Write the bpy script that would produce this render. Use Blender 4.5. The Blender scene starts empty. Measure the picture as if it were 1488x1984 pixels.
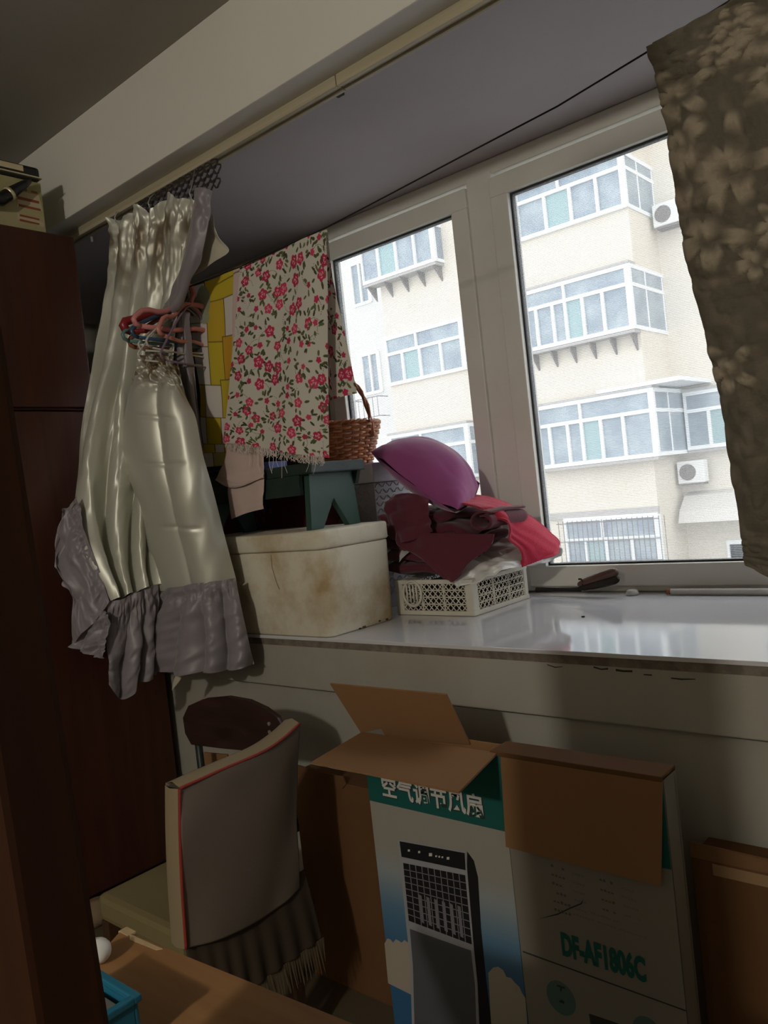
import bpy, bmesh, math, random
import numpy as np
from mathutils import Vector, Matrix
random.seed(7); rng = np.random.default_rng(7)
S = bpy.context.scene
COL = S.collection

# ------------------------------------------------------------------ camera
F, CX, CY = 1546.0, 744.0, 992.0            # focal length and centre in photo pixels (1488 x 1984)
VX = (-1036.0, 1148.0); ROLL = 0.11         # vanishing point of the window wall, slope of the horizon
def _solve():
    d1 = np.array([VX[0]-CX, VX[1]-CY])
    lo, hi = 0.0, 5000.0
    for _ in range(80):
        m = (lo+hi)/2
        d2 = np.array([m, VX[1]-ROLL*(CX+m-VX[0])-CY])
        if d1@d2+F*F > 0: lo = m
        else: hi = m
    X = -np.array([d1[0], d1[1], F]); X /= np.linalg.norm(X)
    Y = np.array([d2[0], d2[1], F]); Y /= np.linalg.norm(Y)
    return np.stack([X, Y, np.cross(X, Y)])
R = _solve(); C = np.array([0, 0, 1.25])
def ray(px, py): return R@np.array([px-CX, py-CY, F])
def onY(px, py, y): d = ray(px, py); return C+d*((y-C[1])/d[1])
def onX(px, py, x): d = ray(px, py); return C+d*((x-C[0])/d[0])
def onZ(px, py, z): d = ray(px, py); return C+d*((z-C[2])/d[2])

cam = bpy.data.objects.new('camera', bpy.data.cameras.new('camera')); COL.objects.link(cam)
M4 = Matrix.Identity(4)
for i in range(3):
    M4[i][0] = R[i, 0]; M4[i][1] = -R[i, 1]; M4[i][2] = -R[i, 2]; M4[i][3] = C[i]
cam.matrix_world = M4
cam.data.sensor_fit = 'VERTICAL'; cam.data.sensor_height = 36; cam.data.sensor_width = 36
cam.data.lens = 36*F/1984; cam.data.clip_start = 0.02; cam.data.clip_end = 300
S.camera = cam

# ------------------------------------------------------------------ light
S.view_settings.view_transform = 'Standard'; S.view_settings.look = 'None'
S.view_settings.gamma = 1; S.view_settings.use_curve_mapping = False
S.view_settings.exposure = 0.0
w = bpy.data.worlds.new('overcast_sky'); S.world = w; w.use_nodes = True
w.node_tree.nodes['Background'].inputs[0].default_value = (0.93, 0.97, 1.0, 1)
w.node_tree.nodes['Background'].inputs[1].default_value = 3.1
def lamp(name, loc, energy, color, size):
    l = bpy.data.lights.new(name, 'POINT'); l.energy = energy; l.color = color; l.shadow_soft_size = size
    o = bpy.data.objects.new(name, l); o.location = loc; COL.objects.link(o); return o
lamp('room_lamp_light', (-0.1, -2.2, 2.3), 120, (1.0, 0.935, 0.82), 0.07)

# ------------------------------------------------------------------ materials
MATS = {}
def mat(name, col, rough=0.7, spec=0.4, metal=0.0, noise=None, bump=None, attr=False, sheen=0.0, emit=None):
    """principled material; noise=(scale, amount, colour2), bump=(scale, strength, dist)"""
    if name in MATS: return MATS[name]
    m = bpy.data.materials.new(name); m.use_nodes = True
    nt = m.node_tree; b = nt.nodes['Principled BSDF']
    b.inputs['Roughness'].default_value = rough; b.inputs['Metallic'].default_value = metal
    b.inputs['Specular IOR Level'].default_value = spec
    if sheen: b.inputs['Sheen Weight'].default_value = sheen
    b.inputs['Base Color'].default_value = (*col, 1)
    tc = nt.nodes.new('ShaderNodeTexCoord')
    if attr:
        a = nt.nodes.new('ShaderNodeVertexColor'); a.layer_name = 'print'
        nt.links.new(a.outputs[0], b.inputs['Base Color'])
    elif noise:
        n = nt.nodes.new('ShaderNodeTexNoise'); n.inputs['Scale'].default_value = noise[0]; n.inputs['Detail'].default_value = 6
        n.inputs['Roughness'].default_value = 0.62
        nt.links.new(tc.outputs['Object'], n.inputs['Vector'])
        r = nt.nodes.new('ShaderNodeValToRGB'); r.color_ramp.elements[0].position = noise[3] if len(noise) > 3 else 0.4
        r.color_ramp.elements[1].position = noise[4] if len(noise) > 4 else 0.68
        r.color_ramp.elements[0].color = (*col, 1)
        c2 = noise[2]; k = noise[1]
        r.color_ramp.elements[1].color = (*[col[i]*(1-k)+c2[i]*k for i in range(3)], 1)
        nt.links.new(n.outputs[0], r.inputs[0]); nt.links.new(r.outputs[0], b.inputs['Base Color'])
    if bump:
        n = nt.nodes.new('ShaderNodeTexNoise'); n.inputs['Scale'].default_value = bump[0]; n.inputs['Detail'].default_value = 4
        nt.links.new(tc.outputs['Object'], n.inputs['Vector'])
        bp = nt.nodes.new('ShaderNodeBump'); bp.inputs['Strength'].default_value = bump[1]; bp.inputs['Distance'].default_value = bump[2]
        nt.links.new(n.outputs[0], bp.inputs['Height']); nt.links.new(bp.outputs[0], b.inputs['Normal'])
    if emit:
        b.inputs['Emission Color'].default_value = (*emit[0], 1); b.inputs['Emission Strength'].default_value = emit[1]
    MATS[name] = m; return m
def wood(name, c1, c2, scale=(1, 12, 1), rough=0.5, spec=0.4):
    if name in MATS: return MATS[name]
    m = mat(name, c1, rough, spec); nt = m.node_tree; b = nt.nodes['Principled BSDF']
    tc = nt.nodes.new('ShaderNodeTexCoord'); mp = nt.nodes.new('ShaderNodeMapping'); mp.inputs['Scale'].default_value = scale
    n = nt.nodes.new('ShaderNodeTexNoise'); n.inputs['Scale'].default_value = 3; n.inputs['Detail'].default_value = 8; n.inputs['Distortion'].default_value = 0.6
    r = nt.nodes.new('ShaderNodeValToRGB'); r.color_ramp.elements[0].color = (*c1, 1); r.color_ramp.elements[1].color = (*c2, 1)
    r.color_ramp.elements[0].position = 0.35; r.color_ramp.elements[1].position = 0.7
    nt.links.new(tc.outputs['Object'], mp.inputs[0]); nt.links.new(mp.outputs[0], n.inputs['Vector'])
    nt.links.new(n.outputs[0], r.inputs[0]); nt.links.new(r.outputs[0], b.inputs['Base Color'])
    return m
def see_through(name, tint, opac, rough, lines=None, diffuse=False):
    """thin pane or net: transparent mixed with a little gloss or cloth"""
    if name in MATS: return MATS[name]
    m = bpy.data.materials.new(name); m.use_nodes = True; nt = m.node_tree; nt.nodes.clear()
    o = nt.nodes.new('ShaderNodeOutputMaterial'); mx = nt.nodes.new('ShaderNodeMixShader'); t = nt.nodes.new('ShaderNodeBsdfTransparent')
    g = nt.nodes.new('ShaderNodeBsdfTranslucent' if diffuse else 'ShaderNodeBsdfGlossy'); g.inputs['Color'].default_value = (*tint, 1)
    if not diffuse: g.inputs['Roughness'].default_value = rough
    nt.links.new(t.outputs[0], mx.inputs[1]); nt.links.new(g.outputs[0], mx.inputs[2]); nt.links.new(mx.outputs[0], o.inputs[0])
    mx.inputs[0].default_value = opac
    if lines:
        tc = nt.nodes.new('ShaderNodeTexCoord'); wv = nt.nodes.new('ShaderNodeTexWave'); wv.bands_direction = 'Z'
        wv.inputs['Scale'].default_value = lines[0]; wv.inputs['Distortion'].default_value = 0.4
        mr = nt.nodes.new('ShaderNodeMapRange'); mr.inputs['To Min'].default_value = opac-lines[1]; mr.inputs['To Max'].default_value = opac+lines[1]
        nt.links.new(tc.outputs['Object'], wv.inputs['Vector']); nt.links.new(wv.outputs['Fac'], mr.inputs[0]); nt.links.new(mr.outputs[0], mx.inputs[0])
    MATS[name] = m; return m

# ------------------------------------------------------------------ helpers
def tag(o, label=None, cat=None, group=None, kind=None):
    if label: o['label'] = label
    if cat: o['category'] = cat
    if group: o['group'] = group
    if kind: o['kind'] = kind
    return o
def put_parent(o, parent):
    if parent is not None:
        o.parent = parent
        if parent.parent is None: o.matrix_parent_inverse = Matrix.Translation(-parent.location)
def empty(name, loc, label, cat, group=None):
    o = bpy.data.objects.new(name, None); o.location = loc; o.empty_display_size = 0.05; COL.objects.link(o)
    return tag(o, label, cat, group)
def mesh(name, V, Fc, m, parent=None, smooth=False, label=None, mats=None):
    me = bpy.data.meshes.new(name); me.from_pydata([tuple(map(float, v)) for v in V], [], Fc); me.update()
    me.materials.append(m)
    if smooth: me.polygons.foreach_set('use_smooth', [True]*len(me.polygons))
    o = bpy.data.objects.new(name, me); COL.objects.link(o); put_parent(o, parent)
    if label: o['label'] = label
    return o
class MB:
    def __init__(s): s.V = []; s.F = []
    def add(s, V, Fc):
        n = len(s.V); s.V += [tuple(v) for v in V]; s.F += [tuple(i+n for i in f) for f in Fc]; return s
    def box(s, x0, x1, y0, y1, z0, z1):
        return s.add([(x, y, z) for z in (z0, z1) for y in (y0, y1) for x in (x0, x1)],
                     [(0, 2, 3, 1), (4, 5, 7, 6), (0, 1, 5, 4), (2, 6, 7, 3), (0, 4, 6, 2), (1, 3, 7, 5)])
    def bbox(s, x0, x1, y0, y1, z0, z1, b=0.003, seg=2):
        bm = bmesh.new(); bmesh.ops.create_cube(bm, size=1)
        for v in bm.verts: v.co = ((x0+x1)/2+v.co.x*(x1-x0), (y0+y1)/2+v.co.y*(y1-y0), (z0+z1)/2+v.co.z*(z1-z0))
        bmesh.ops.bevel(bm, geom=list(bm.edges), offset=b, segments=seg, affect='EDGES', profile=0.6)
        bm.verts.index_update()
        s.add([v.co[:] for v in bm.verts], [[v.index for v in f.verts] for f in bm.faces]); bm.free(); return s
    def tube(s, pts, r, n=8, closed=False):
        P = [Vector(p) for p in pts]; N = len(P); rr = r if hasattr(r, '__len__') else [r]*N
        T = []
        for i in range(N):
            a = P[(i-1) % N] if closed or i > 0 else P[i]; b = P[(i+1) % N] if closed or i < N-1 else P[i]
            t = (b-a); T.append(t.normalized() if t.length > 1e-9 else Vector((0, 0, 1)))
        up = Vector((0, 0, 1)) if abs(T[0].z) < 0.9 else Vector((1, 0, 0))
        nr = (up-T[0]*up.dot(T[0])).normalized(); V = []
        for i in range(N):
            nr = (nr-T[i]*nr.dot(T[i])).normalized(); bi = T[i].cross(nr)
            for k in range(n):
                a = 2*math.pi*k/n; V.append(tuple(P[i]+(nr*math.cos(a)+bi*math.sin(a))*rr[i]))
        Fc = []
        for i in range(N if closed else N-1):
            j = (i+1) % N
            for k in range(n): Fc.append((i*n+k, i*n+(k+1) % n, j*n+(k+1) % n, j*n+k))
        if not closed: Fc += [tuple(range(n-1, -1, -1)), tuple((N-1)*n+k for k in range(n))]
        return s.add(V, Fc)
    def prism(s, poly, d):
        """polygon of 3-D points pushed by vector d"""
        n = len(poly); d = np.array(d); A = [tuple(p) for p in poly]; B = [tuple(np.array(p)+d) for p in poly]
        return s.add(A+B, [tuple(range(n)), tuple(range(2*n-1, n-1, -1))]+[(i, (i+1) % n, n+(i+1) % n, n+i) for i in range(n)])
    def build(s, name, m, parent=None, smooth=False, label=None): 
        return mesh(name, s.V, s.F, m, parent, smooth, label)
def B(name, x0, x1, y0, y1, z0, z1, m, parent=None, b=0.003, label=None):
    mb = MB()
    if b: mb.bbox(x0, x1, y0, y1, z0, z1, b)
    else: mb.box(x0, x1, y0, y1, z0, z1)
    return mb.build(name, m, parent, label=label)
def struct(o, label=None): return tag(o, label, kind='structure')

# value noise on numpy arrays
_T = rng.random((64, 64, 64))
def vnoise(x, y, z=0.0):
    x, y, z = np.broadcast_arrays(np.asarray(x, float), np.asarray(y, float), np.asarray(z, float))
    xi, yi, zi = np.floor(x).astype(int), np.floor(y).astype(int), np.floor(z).astype(int)
    fx, fy, fz = x-xi, y-yi, z-zi
    fx, fy, fz = [t*t*(3-2*t) for t in (fx, fy, fz)]
    g = lambda a, b, c: _T[(xi+a) % 64, (yi+b) % 64, (zi+c) % 64]
    l = lambda a, b, t: a+(b-a)*t
    return l(l(l(g(0,0,0), g(1,0,0), fx), l(g(0,1,0), g(1,1,0), fx), fy), l(l(g(0,0,1), g(1,0,1), fx), l(g(0,1,1), g(1,1,1), fx), fy), fz)*2-1
def sst(a, b, x):
    t = np.clip((x-a)/(b-a), 0, 1); return t*t*(3-2*t)
def crspline(ctrl, n, axis):
    """Catmull-Rom resampling of ctrl along an axis"""
    A = np.moveaxis(np.asarray(ctrl, float), axis, 0); k = len(A)
    if k == 2:
        t = np.linspace(0, 1, n).reshape([-1]+[1]*(A.ndim-1)); return np.moveaxis(A[0]*(1-t)+A[1]*t, 0, axis)
    E = np.concatenate([[2*A[0]-A[1]], A, [2*A[-1]-A[-2]]])
    t = np.linspace(0, k-1-1e-9, n); i = t.astype(int); f = (t-i).reshape([-1]+[1]*(A.ndim-1))
    p0, p1, p2, p3 = E[i], E[i+1], E[i+2], E[i+3]
    out = 0.5*(2*p1+(p2-p0)*f+(2*p0-5*p1+4*p2-p3)*f*f+(3*p1-p0-3*p2+p3)*f**3)
    return np.moveaxis(out, 0, axis)
def net(name, ctrl, nu, nv, m, parent=None, disp=None, colour=None, thick=0.0, label=None, shift=None):
    """cloth from a net of 3-D control points (rows top to bottom, columns left to right); disp(u, v) is metres towards the room"""
    P = crspline(crspline(ctrl, nv, 0), nu, 1)
    U, V = np.meshgrid(np.linspace(0, 1, nu), np.linspace(0, 1, nv))
    du = np.gradient(P, axis=1); dv = np.gradient(P, axis=0)
    N = np.cross(du, dv); N /= np.linalg.norm(N, axis=2, keepdims=True)+1e-12
    s = np.sign(((C-P)*N).sum(2)).mean(); N *= 1 if s >= 0 else -1
    if disp is not None: P = P+N*disp(U, V)[..., None]
    if shift is not None: P = P+shift(U, V)
    idx = np.arange(nu*nv).reshape(nv, nu)
    Fc = np.stack([idx[:-1, :-1], idx[1:, :-1], idx[1:, 1:], idx[:-1, 1:]], -1).reshape(-1, 4)
    o = mesh(name, P.reshape(-1, 3), Fc.tolist(), m, parent, True, label)
    if colour is not None:
        rgb = colour(U, V); a = np.ones((nu*nv, 4)); a[:, :3] = rgb.reshape(-1, 3)
        ca = o.data.color_attributes.new('print', 'FLOAT_COLOR', 'POINT'); ca.data.foreach_set('color', a.ravel())
    if thick:
        md = o.modifiers.new('thickness', 'SOLIDIFY'); md.thickness = thick; md.offset = 0
    return o
def lathe(prof, cx, cy, n=32):
    V = []; Fc = []
    for r, z in prof:
        for k in range(n): a = 2*math.pi*k/n; V.append((cx+r*math.cos(a), cy+r*math.sin(a), z))
    for i in range(len(prof)-1):
        for k in range(n): Fc.append((i*n+k, i*n+(k+1) % n, (i+1)*n+(k+1) % n, (i+1)*n+k))
    return V, Fc
def text_mesh(name, body, size, m, parent, mtx, bold=0.0, sx=1.0, font_shear=0.0):
    cu = bpy.data.curves.new(name, 'FONT'); cu.body = body; cu.size = size; cu.offset = bold; cu.resolution_u = 3; cu.shear = font_shear
    t = bpy.data.objects.new(name+'_tmp', cu); COL.objects.link(t)
    dg = bpy.context.evaluated_depsgraph_get(); me = bpy.data.meshes.new_from_object(t.evaluated_get(dg))
    bpy.data.objects.remove(t); bpy.data.curves.remove(cu)
    me.transform(mtx@Matrix.Diagonal((sx, 1, 1, 1))); me.materials.clear(); me.materials.append(m); me.name = name
    o = bpy.data.objects.new(name, me); COL.objects.link(o); put_parent(o, parent); return o

# ------------------------------------------------------------------ the room
YF, YW, ZS, ZT, ZC = 1.593, 2.383, 0.85, 2.334, 2.63     # sill front, window plane, sill top, soffit, ceiling
XL, XR, YB = -4.0, 1.5, -3.2
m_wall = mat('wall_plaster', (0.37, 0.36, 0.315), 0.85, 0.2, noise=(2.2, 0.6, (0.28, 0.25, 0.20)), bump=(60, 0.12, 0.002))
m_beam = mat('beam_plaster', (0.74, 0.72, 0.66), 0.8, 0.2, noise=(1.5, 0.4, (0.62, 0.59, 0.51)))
m_ceil = mat('ceiling_paint', (0.42, 0.40, 0.36), 0.9, 0.1, noise=(1.2, 0.3, (0.24, 0.22, 0.18)))
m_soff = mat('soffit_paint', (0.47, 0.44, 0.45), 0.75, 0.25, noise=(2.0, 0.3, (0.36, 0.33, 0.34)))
m_floor = mat('floor_linoleum', (0.11, 0.085, 0.05), 0.6, 0.4, noise=(6, 0.4, (0.075, 0.055, 0.032)))
m_white = mat('window_plastic', (0.70, 0.69, 0.64), 0.35, 0.5, noise=(4, 0.25, (0.55, 0.52, 0.45)))
m_rubber = mat('window_gasket', (0.03, 0.03, 0.03), 0.6, 0.3)
struct(B('floor', XL-.1, XR+.1, YB-.1, 1.75, -.1, 0, m_floor, b=0))
struct(B('ceiling', XL-.1, XR+.1, YB-.1, 1.56, ZC, ZC+.1, m_ceil, b=0))
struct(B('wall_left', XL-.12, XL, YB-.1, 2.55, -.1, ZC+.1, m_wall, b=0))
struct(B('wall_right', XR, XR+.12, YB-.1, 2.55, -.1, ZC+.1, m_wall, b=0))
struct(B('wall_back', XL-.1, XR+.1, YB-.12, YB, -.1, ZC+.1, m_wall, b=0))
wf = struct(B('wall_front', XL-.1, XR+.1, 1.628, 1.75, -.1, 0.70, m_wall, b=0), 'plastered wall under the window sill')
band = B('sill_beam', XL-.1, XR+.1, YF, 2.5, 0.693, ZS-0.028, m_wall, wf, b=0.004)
m_crack = mat('paint_crack', (0.05, 0.045, 0.035), 0.9, 0.1)
for (pts, wd) in [([(1060,1288),(1075,1293),(1090,1292)], 1.5), ([(1150,1293),(1165,1297),(1178,1296)], 3), ([(1193,1298),(1207,1300),(1225,1301)], 4), ([(1300,1314),(1320,1316),(1347,1316)], 2.5),
                  ([(1000,1268),(1080,1270),(1150,1274),(1230,1279),(1290,1283)], 3), ([(660,1243),(760,1247),(900,1254)], 2), ([(1247,1307),(1263,1308)], 2)]:
    up = [onY(x, y-wd/2+random.uniform(-.5, .5), YF-.0006) for x, y in pts]; dn = [onY(x, y+wd/2+random.uniform(-.5, .5), YF-.0006) for x, y in reversed(pts)]
    MB().prism(up+dn, (0, 0.002, 0)).build('paint_crack', m_crack, wf)
m_sill = mat('sill_gloss', (0.60, 0.60, 0.62), 0.07, 0.6, noise=(2, 0.12, (0.5, 0.5, 0.5)))
m_silledge = mat('sill_edge', (0.13, 0.11, 0.09), 0.7, 0.3, noise=(30, 0.6, (0.3, 0.26, 0.2)))
sill = struct(B('trim_1', XL, XR, YF-.006, YW+.01, ZS-.010, ZS, m_sill, b=0.0015), 'glossy white stone window sill')
B('sill_underlayer', XL, XR, YF-.001, YW, ZS-.03, ZS-.010, m_silledge, sill, b=0)
# beam over the bay
beam = struct(B('trim_2', XL-.05, XR+.05, 1.501, 1.66, ZT, ZC+.05, m_beam, b=0.004), 'pale plaster beam above the window bay')
struct(B('trim_3', XL-.05, XR+.05, 1.60, 2.55, ZT+.001, ZT+.12, m_soff, b=0), 'grey painted soffit of the window bay')
# window wall left and right of the opening
WL, WR = -2.30, 0.55
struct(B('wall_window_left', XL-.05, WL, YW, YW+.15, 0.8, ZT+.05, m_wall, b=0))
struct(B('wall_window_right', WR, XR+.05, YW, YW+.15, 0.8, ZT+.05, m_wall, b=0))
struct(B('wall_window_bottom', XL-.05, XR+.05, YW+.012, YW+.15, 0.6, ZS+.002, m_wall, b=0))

# curtain rail under the beam
m_rail = wood('rail_wood', (0.40, 0.35, 0.24), (0.52, 0.46, 0.33), (0.4, 20, 20), 0.45)
rail = empty('curtain_rail', (-1, 1.6, ZT), 'long pale wooden curtain rail fixed under the plaster beam', 'curtain rail')
for k, (y0, y1, z0) in enumerate([(1.578, 1.590, 2.304), (1.590, 1.606, 2.309), (1.606, 1.618, 2.304)]):
    B('rail_strip', -3.4, -1.372, y0, y1, z0, ZT, m_rail, rail, b=0.002)
    B('rail_strip', -1.368, XR-.01, y0, y1, z0, ZT, m_rail, rail, b=0.002)
p = onZ(658, 176, ZT)
B('rail_clip', p[0]-.012, p[0]+.012, p[1]-.006, p[1]+.006, ZT-.014, ZT, m_rubber, rail, b=0.002)
B('rail_clip', -2.76, -2.75, 1.66, 1.67, ZT-.02, ZT, m_white, rail, b=0.002)

# window
win = bpy.data.objects.new('window_1', None); win.location = (-1, YW, ZS); COL.objects.link(win)
struct(win, 'white plastic window with two large panes and insect screens')
m_glass = see_through('window_glass', (0.9, 0.95, 1), 0.06, 0.02)
m_screen = see_through('insect_screen', (0.40, 0.42, 0.44), 0.20, 0, lines=(62, 0.10), diffuse=True)
def frame_rect(name, x0, x1, z0, z1, wdt, y0, y1, m, parent, b=0.004):
    mb = MB(); 
    mb.bbox(x0, x1, y0, y1, z1-wdt, z1, b); mb.bbox(x0, x1, y0, y1, z0, z0+wdt, b)
    mb.bbox(x0, x0+wdt, y0, y1, z0+wdt-.001, z1-wdt+.001, b); mb.bbox(x1-wdt, x1, y0, y1, z0+wdt-.001, z1-wdt+.001, b)
    return mb.build(name, m, parent)
frame_rect('outer_frame', WL, WR, ZS+.002, ZT, 0.052, YW+.004, YW+.07, m_white, win)
for (x0, x1, dz) in [(-2.255, -1.52, 0), (-1.425, -0.38, 0), (-0.29, 0.50, 0)]:  # last sash is out of view, added to bring daylight in
    sw = 0.068
    sa = frame_rect('sash', x0, x1, ZS+.022, 2.262, sw, YW-.018, YW+.045, m_white, win)
    fr = MB(); a0, a1, c0, c1 = x0+sw, x1-sw, ZS+.022+sw, 2.262-sw
    frame_rect('gasket', a0-.002, a1+.002, c0-.002, c1+.002, 0.008, YW+.0, YW+.024, m_rubber, sa, 0.001)
    B('screen', a0, a1, YW+.0065, YW+.0075, c0, c1, m_screen, sa, b=0)
    B('pane', a0, a1, YW+.028, YW+.032, c0, c1, m_glass, sa, b=0)
for (x0, x1) in [(-1.522, -1.423), (-0.382, -0.288)]:
    B('mullion', x0, x1, YW-.006, YW+.07, ZS+.03, ZT-.04, m_white, win, b=0.006)

# near post of the doorway
m_door = wood('door_wood', (0.026, 0.008, 0.003), (0.042, 0.014, 0.004), (6, 6, 0.6), 0.45, 0.3)
dr = MB().bbox(-0.62, -0.375, -0.0175, 0.0175, 0, 2.25, 0.004).build('trim_4', m_door); dr.location = (0, 0.203, 0); dr.rotation_euler.x = math.radians(1.9)
struct(dr, 'dark red brown wooden door post standing close by')
# ------------------------------------------------------------------ wardrobe and what stands on it
XW = -2.484
m_ward = wood('wardrobe_wood', (0.046, 0.014, 0.008), (0.066, 0.021, 0.011), (6, 6, 0.5), 0.42, 0.35)
m_wdark = mat('wardrobe_gap', (0.012, 0.006, 0.005), 0.7, 0.2)
wd = empty('wardrobe', (-2.8, 0.9, 0), 'tall dark brown wooden wardrobe with upper and lower doors', 'wardrobe')
B('upper_body', -3.1, XW-.02, 0.35, 1.435, 1.633, 2.215, m_ward, wd)
B('lower_body', -3.1, XW-.02, 0.35, 1.59, 0.0, 1.627, m_ward, wd)
B('door', XW-.019, XW, 0.86, 1.437, 1.640, 2.215, m_ward, wd); B('door', XW-.019, XW, 0.352, 0.855, 1.640, 2.215, m_ward, wd)
B('door', XW-.019, XW, 0.975, 1.589, 0.05, 1.626, m_ward, wd); B('door', XW-.019, XW, 0.352, 0.97, 0.05, 1.626, m_ward, wd)
B('plinth', XW-.02, XW-.008, 0.352, 1.589, 0.0, 0.048, m_wdark, wd, b=0)
# carton on the wardrobe
m_pb = mat('fruit_carton', (0.42, 0.36, 0.20), 0.6, 0.3, noise=(9, 0.7, (0.24, 0.28, 0.08)))
m_pr = mat('carton_red_print', (0.25, 0.07, 0.03), 0.6, 0.3); m_pc = mat('carton_cream', (0.50, 0.42, 0.27), 0.6, 0.3)
pc = empty('printed_carton', (-2.68, 1.2, 2.215), 'yellow green printed carton lying on top of the wardrobe', 'box')
X0 = -2.55
B('box_body', -2.83, X0, 1.0, 1.378, 2.216, 2.405, m_pb, pc)
def on_side(pts): return [np.array([X0+.0008, onX(*p, X0)[1], onX(*p, X0)[2]]) for p in pts]
MB().prism(on_side([(33,413),(85,432),(86,441),(34,424)]), (-.0004,0,0)).build('label_print', m_pc, pc)
MB().prism(on_side([(33,370),(75,378),(83,410),(33,400)]), (-.0004,0,0)).build('label_print', m_pc, pc)
for (a, b_, c_, d_) in [((34,380),(75,390),(76,395),(34,386)), ((36,395),(78,405),(79,409),(36,400)), ((38,415),(76,424),(76,427),(38,419)), ((38,424),(76,433),(76,436),(38,428)), ((34,364),(52,367),(52,371),(34,368)), ((60,369),(72,372),(72,376),(60,373))]:
    MB().prism([p+np.array([.0006,0,0]) for p in on_side([a, b_, c_, d_])], (-.0004,0,0)).build('print_line', m_pr, pc)
m_blk = mat('black_plastic', (0.012, 0.012, 0.012), 0.35, 0.5)
m_gold = mat('gold_plate', (0.75, 0.65, 0.42), 0.35, 0.5, metal=0.4)
bc = empty('black_case', (-2.68, 1.2, 2.41), 'flat black case with pale metal plate lying on the printed carton', 'case')
B('case_body', -2.82, -2.535, 0.98, 1.372, 2.406, 2.45, m_blk, bc, b=0.012)
B('rim', -2.815, -2.53, 0.985, 1.376, 2.412, 2.416, m_gold, bc, b=0.001)
B('name_plate', -2.536, -2.532, 1.235, 1.315, 2.424, 2.443, m_gold, bc, b=0.0015)
um = empty('folded_umbrella', (-2.5, 1.2, 2.22), 'black folded umbrella lying against the printed carton', 'umbrella')
a = onX(2, 386, -2.518); b_ = onX(58, 350, -2.518)
MB().tube([a+(np.array([0, -.15, -.02])), a, a*.7+b_*.3, b_*.8+a*.2, b_], [.02, .022, .02, .013, .008], 12).build('umbrella_body', m_blk, um, True)
c_ = a*.72+b_*.28; MB().tube([c_-(b_-a)*.04, c_+(b_-a)*.04], 0.0225, 12).build('strap', m_gold, um, True)

m_shade = mat('shade_panel', (0.012, 0.013, 0.014), 0.7, 0.2, noise=(5, 0.5, (0.03, 0.03, 0.03)))  # black panel paints in the shade of the backlit wall beside the window
tag(B('shade_panel', -3.95, -2.32, YW-.03, YW-.002, ZS, 2.26, m_shade), 'black panel standing in for the shade on the wall behind the satin curtain', 'shade panel')

# ------------------------------------------------------------------ satin curtain
def NP(rows): return [[onY(*p[:2], p[2]) for p in r] for r in rows]
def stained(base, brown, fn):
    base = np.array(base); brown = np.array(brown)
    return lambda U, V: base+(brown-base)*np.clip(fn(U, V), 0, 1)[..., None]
m_satin = mat('silver_satin', (0.5, 0.5, 0.42), 0.41, 0.5, metal=0.32, attr=True)
m_lilac = mat('lilac_satin', (0.23, 0.205, 0.225), 0.42, 0.45, sheen=0.3)
m_lining = mat('cream_lining', (0.50, 0.46, 0.36), 0.7, 0.3)
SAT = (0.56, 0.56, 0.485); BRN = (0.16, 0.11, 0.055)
cu = empty('satin_curtain', (-2.2, 1.5, 0.7), 'silver green satin curtain with lilac ruffled hem gathered beside the wardrobe', 'curtain')
def crease(x, sharp=3.0):
    """soft sided pleat: flat faces with narrow valleys, -1..1"""
    f = np.abs(((x % 1)-.5)*2); return 1-2*f**sharp
def fold_main(U, V):
    ph = 0.55*vnoise(U*1.7, V*1.3, 3)+0.30*V
    gat = (1-sst(0.0, 0.30, V))
    s = crease(4.2*U+ph, 2.2)*(1-sst(.3, .7, V))+crease(2.9*U+ph*.8+.2, 2.0)*sst(.3, .7, V)
    d = 0.017*(0.7+1.0*sst(0.1, 0.5, V))*s
    d += 0.010*gat*vnoise(U*22, V*26, 1)+0.007*gat*vnoise(U*44, V*50, 2)
    d += 0.010*vnoise(U*3.5+V*3, V*5, 5)+0.0035*vnoise(U*8+V*7, V*13, 6)+0.002*vnoise(U*20+V*18, V*34, 7)
    return d
def top_scallop(U, V):
    z = 0.035*(vnoise(U*9, 0*V, 9)-0.3*0)*(1-sst(0, 0.12, V))
    return np.stack([0*z, 0*z, z], -1)
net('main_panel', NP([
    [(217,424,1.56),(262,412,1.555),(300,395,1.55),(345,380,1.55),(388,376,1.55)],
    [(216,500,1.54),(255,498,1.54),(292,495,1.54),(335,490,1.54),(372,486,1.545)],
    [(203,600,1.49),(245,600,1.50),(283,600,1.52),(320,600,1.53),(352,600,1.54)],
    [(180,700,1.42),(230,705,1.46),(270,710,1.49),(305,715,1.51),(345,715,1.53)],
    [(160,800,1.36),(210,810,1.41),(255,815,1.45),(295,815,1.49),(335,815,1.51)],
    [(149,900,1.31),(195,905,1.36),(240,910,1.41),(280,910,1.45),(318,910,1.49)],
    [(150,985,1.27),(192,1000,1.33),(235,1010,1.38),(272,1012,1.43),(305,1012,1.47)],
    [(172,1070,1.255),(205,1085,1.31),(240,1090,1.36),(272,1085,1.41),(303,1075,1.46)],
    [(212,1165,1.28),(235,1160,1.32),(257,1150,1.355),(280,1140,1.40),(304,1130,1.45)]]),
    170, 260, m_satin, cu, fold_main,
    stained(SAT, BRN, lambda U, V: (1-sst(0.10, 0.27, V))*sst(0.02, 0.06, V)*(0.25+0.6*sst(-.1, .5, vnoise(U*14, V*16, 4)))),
    shift=top_scallop)
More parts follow.
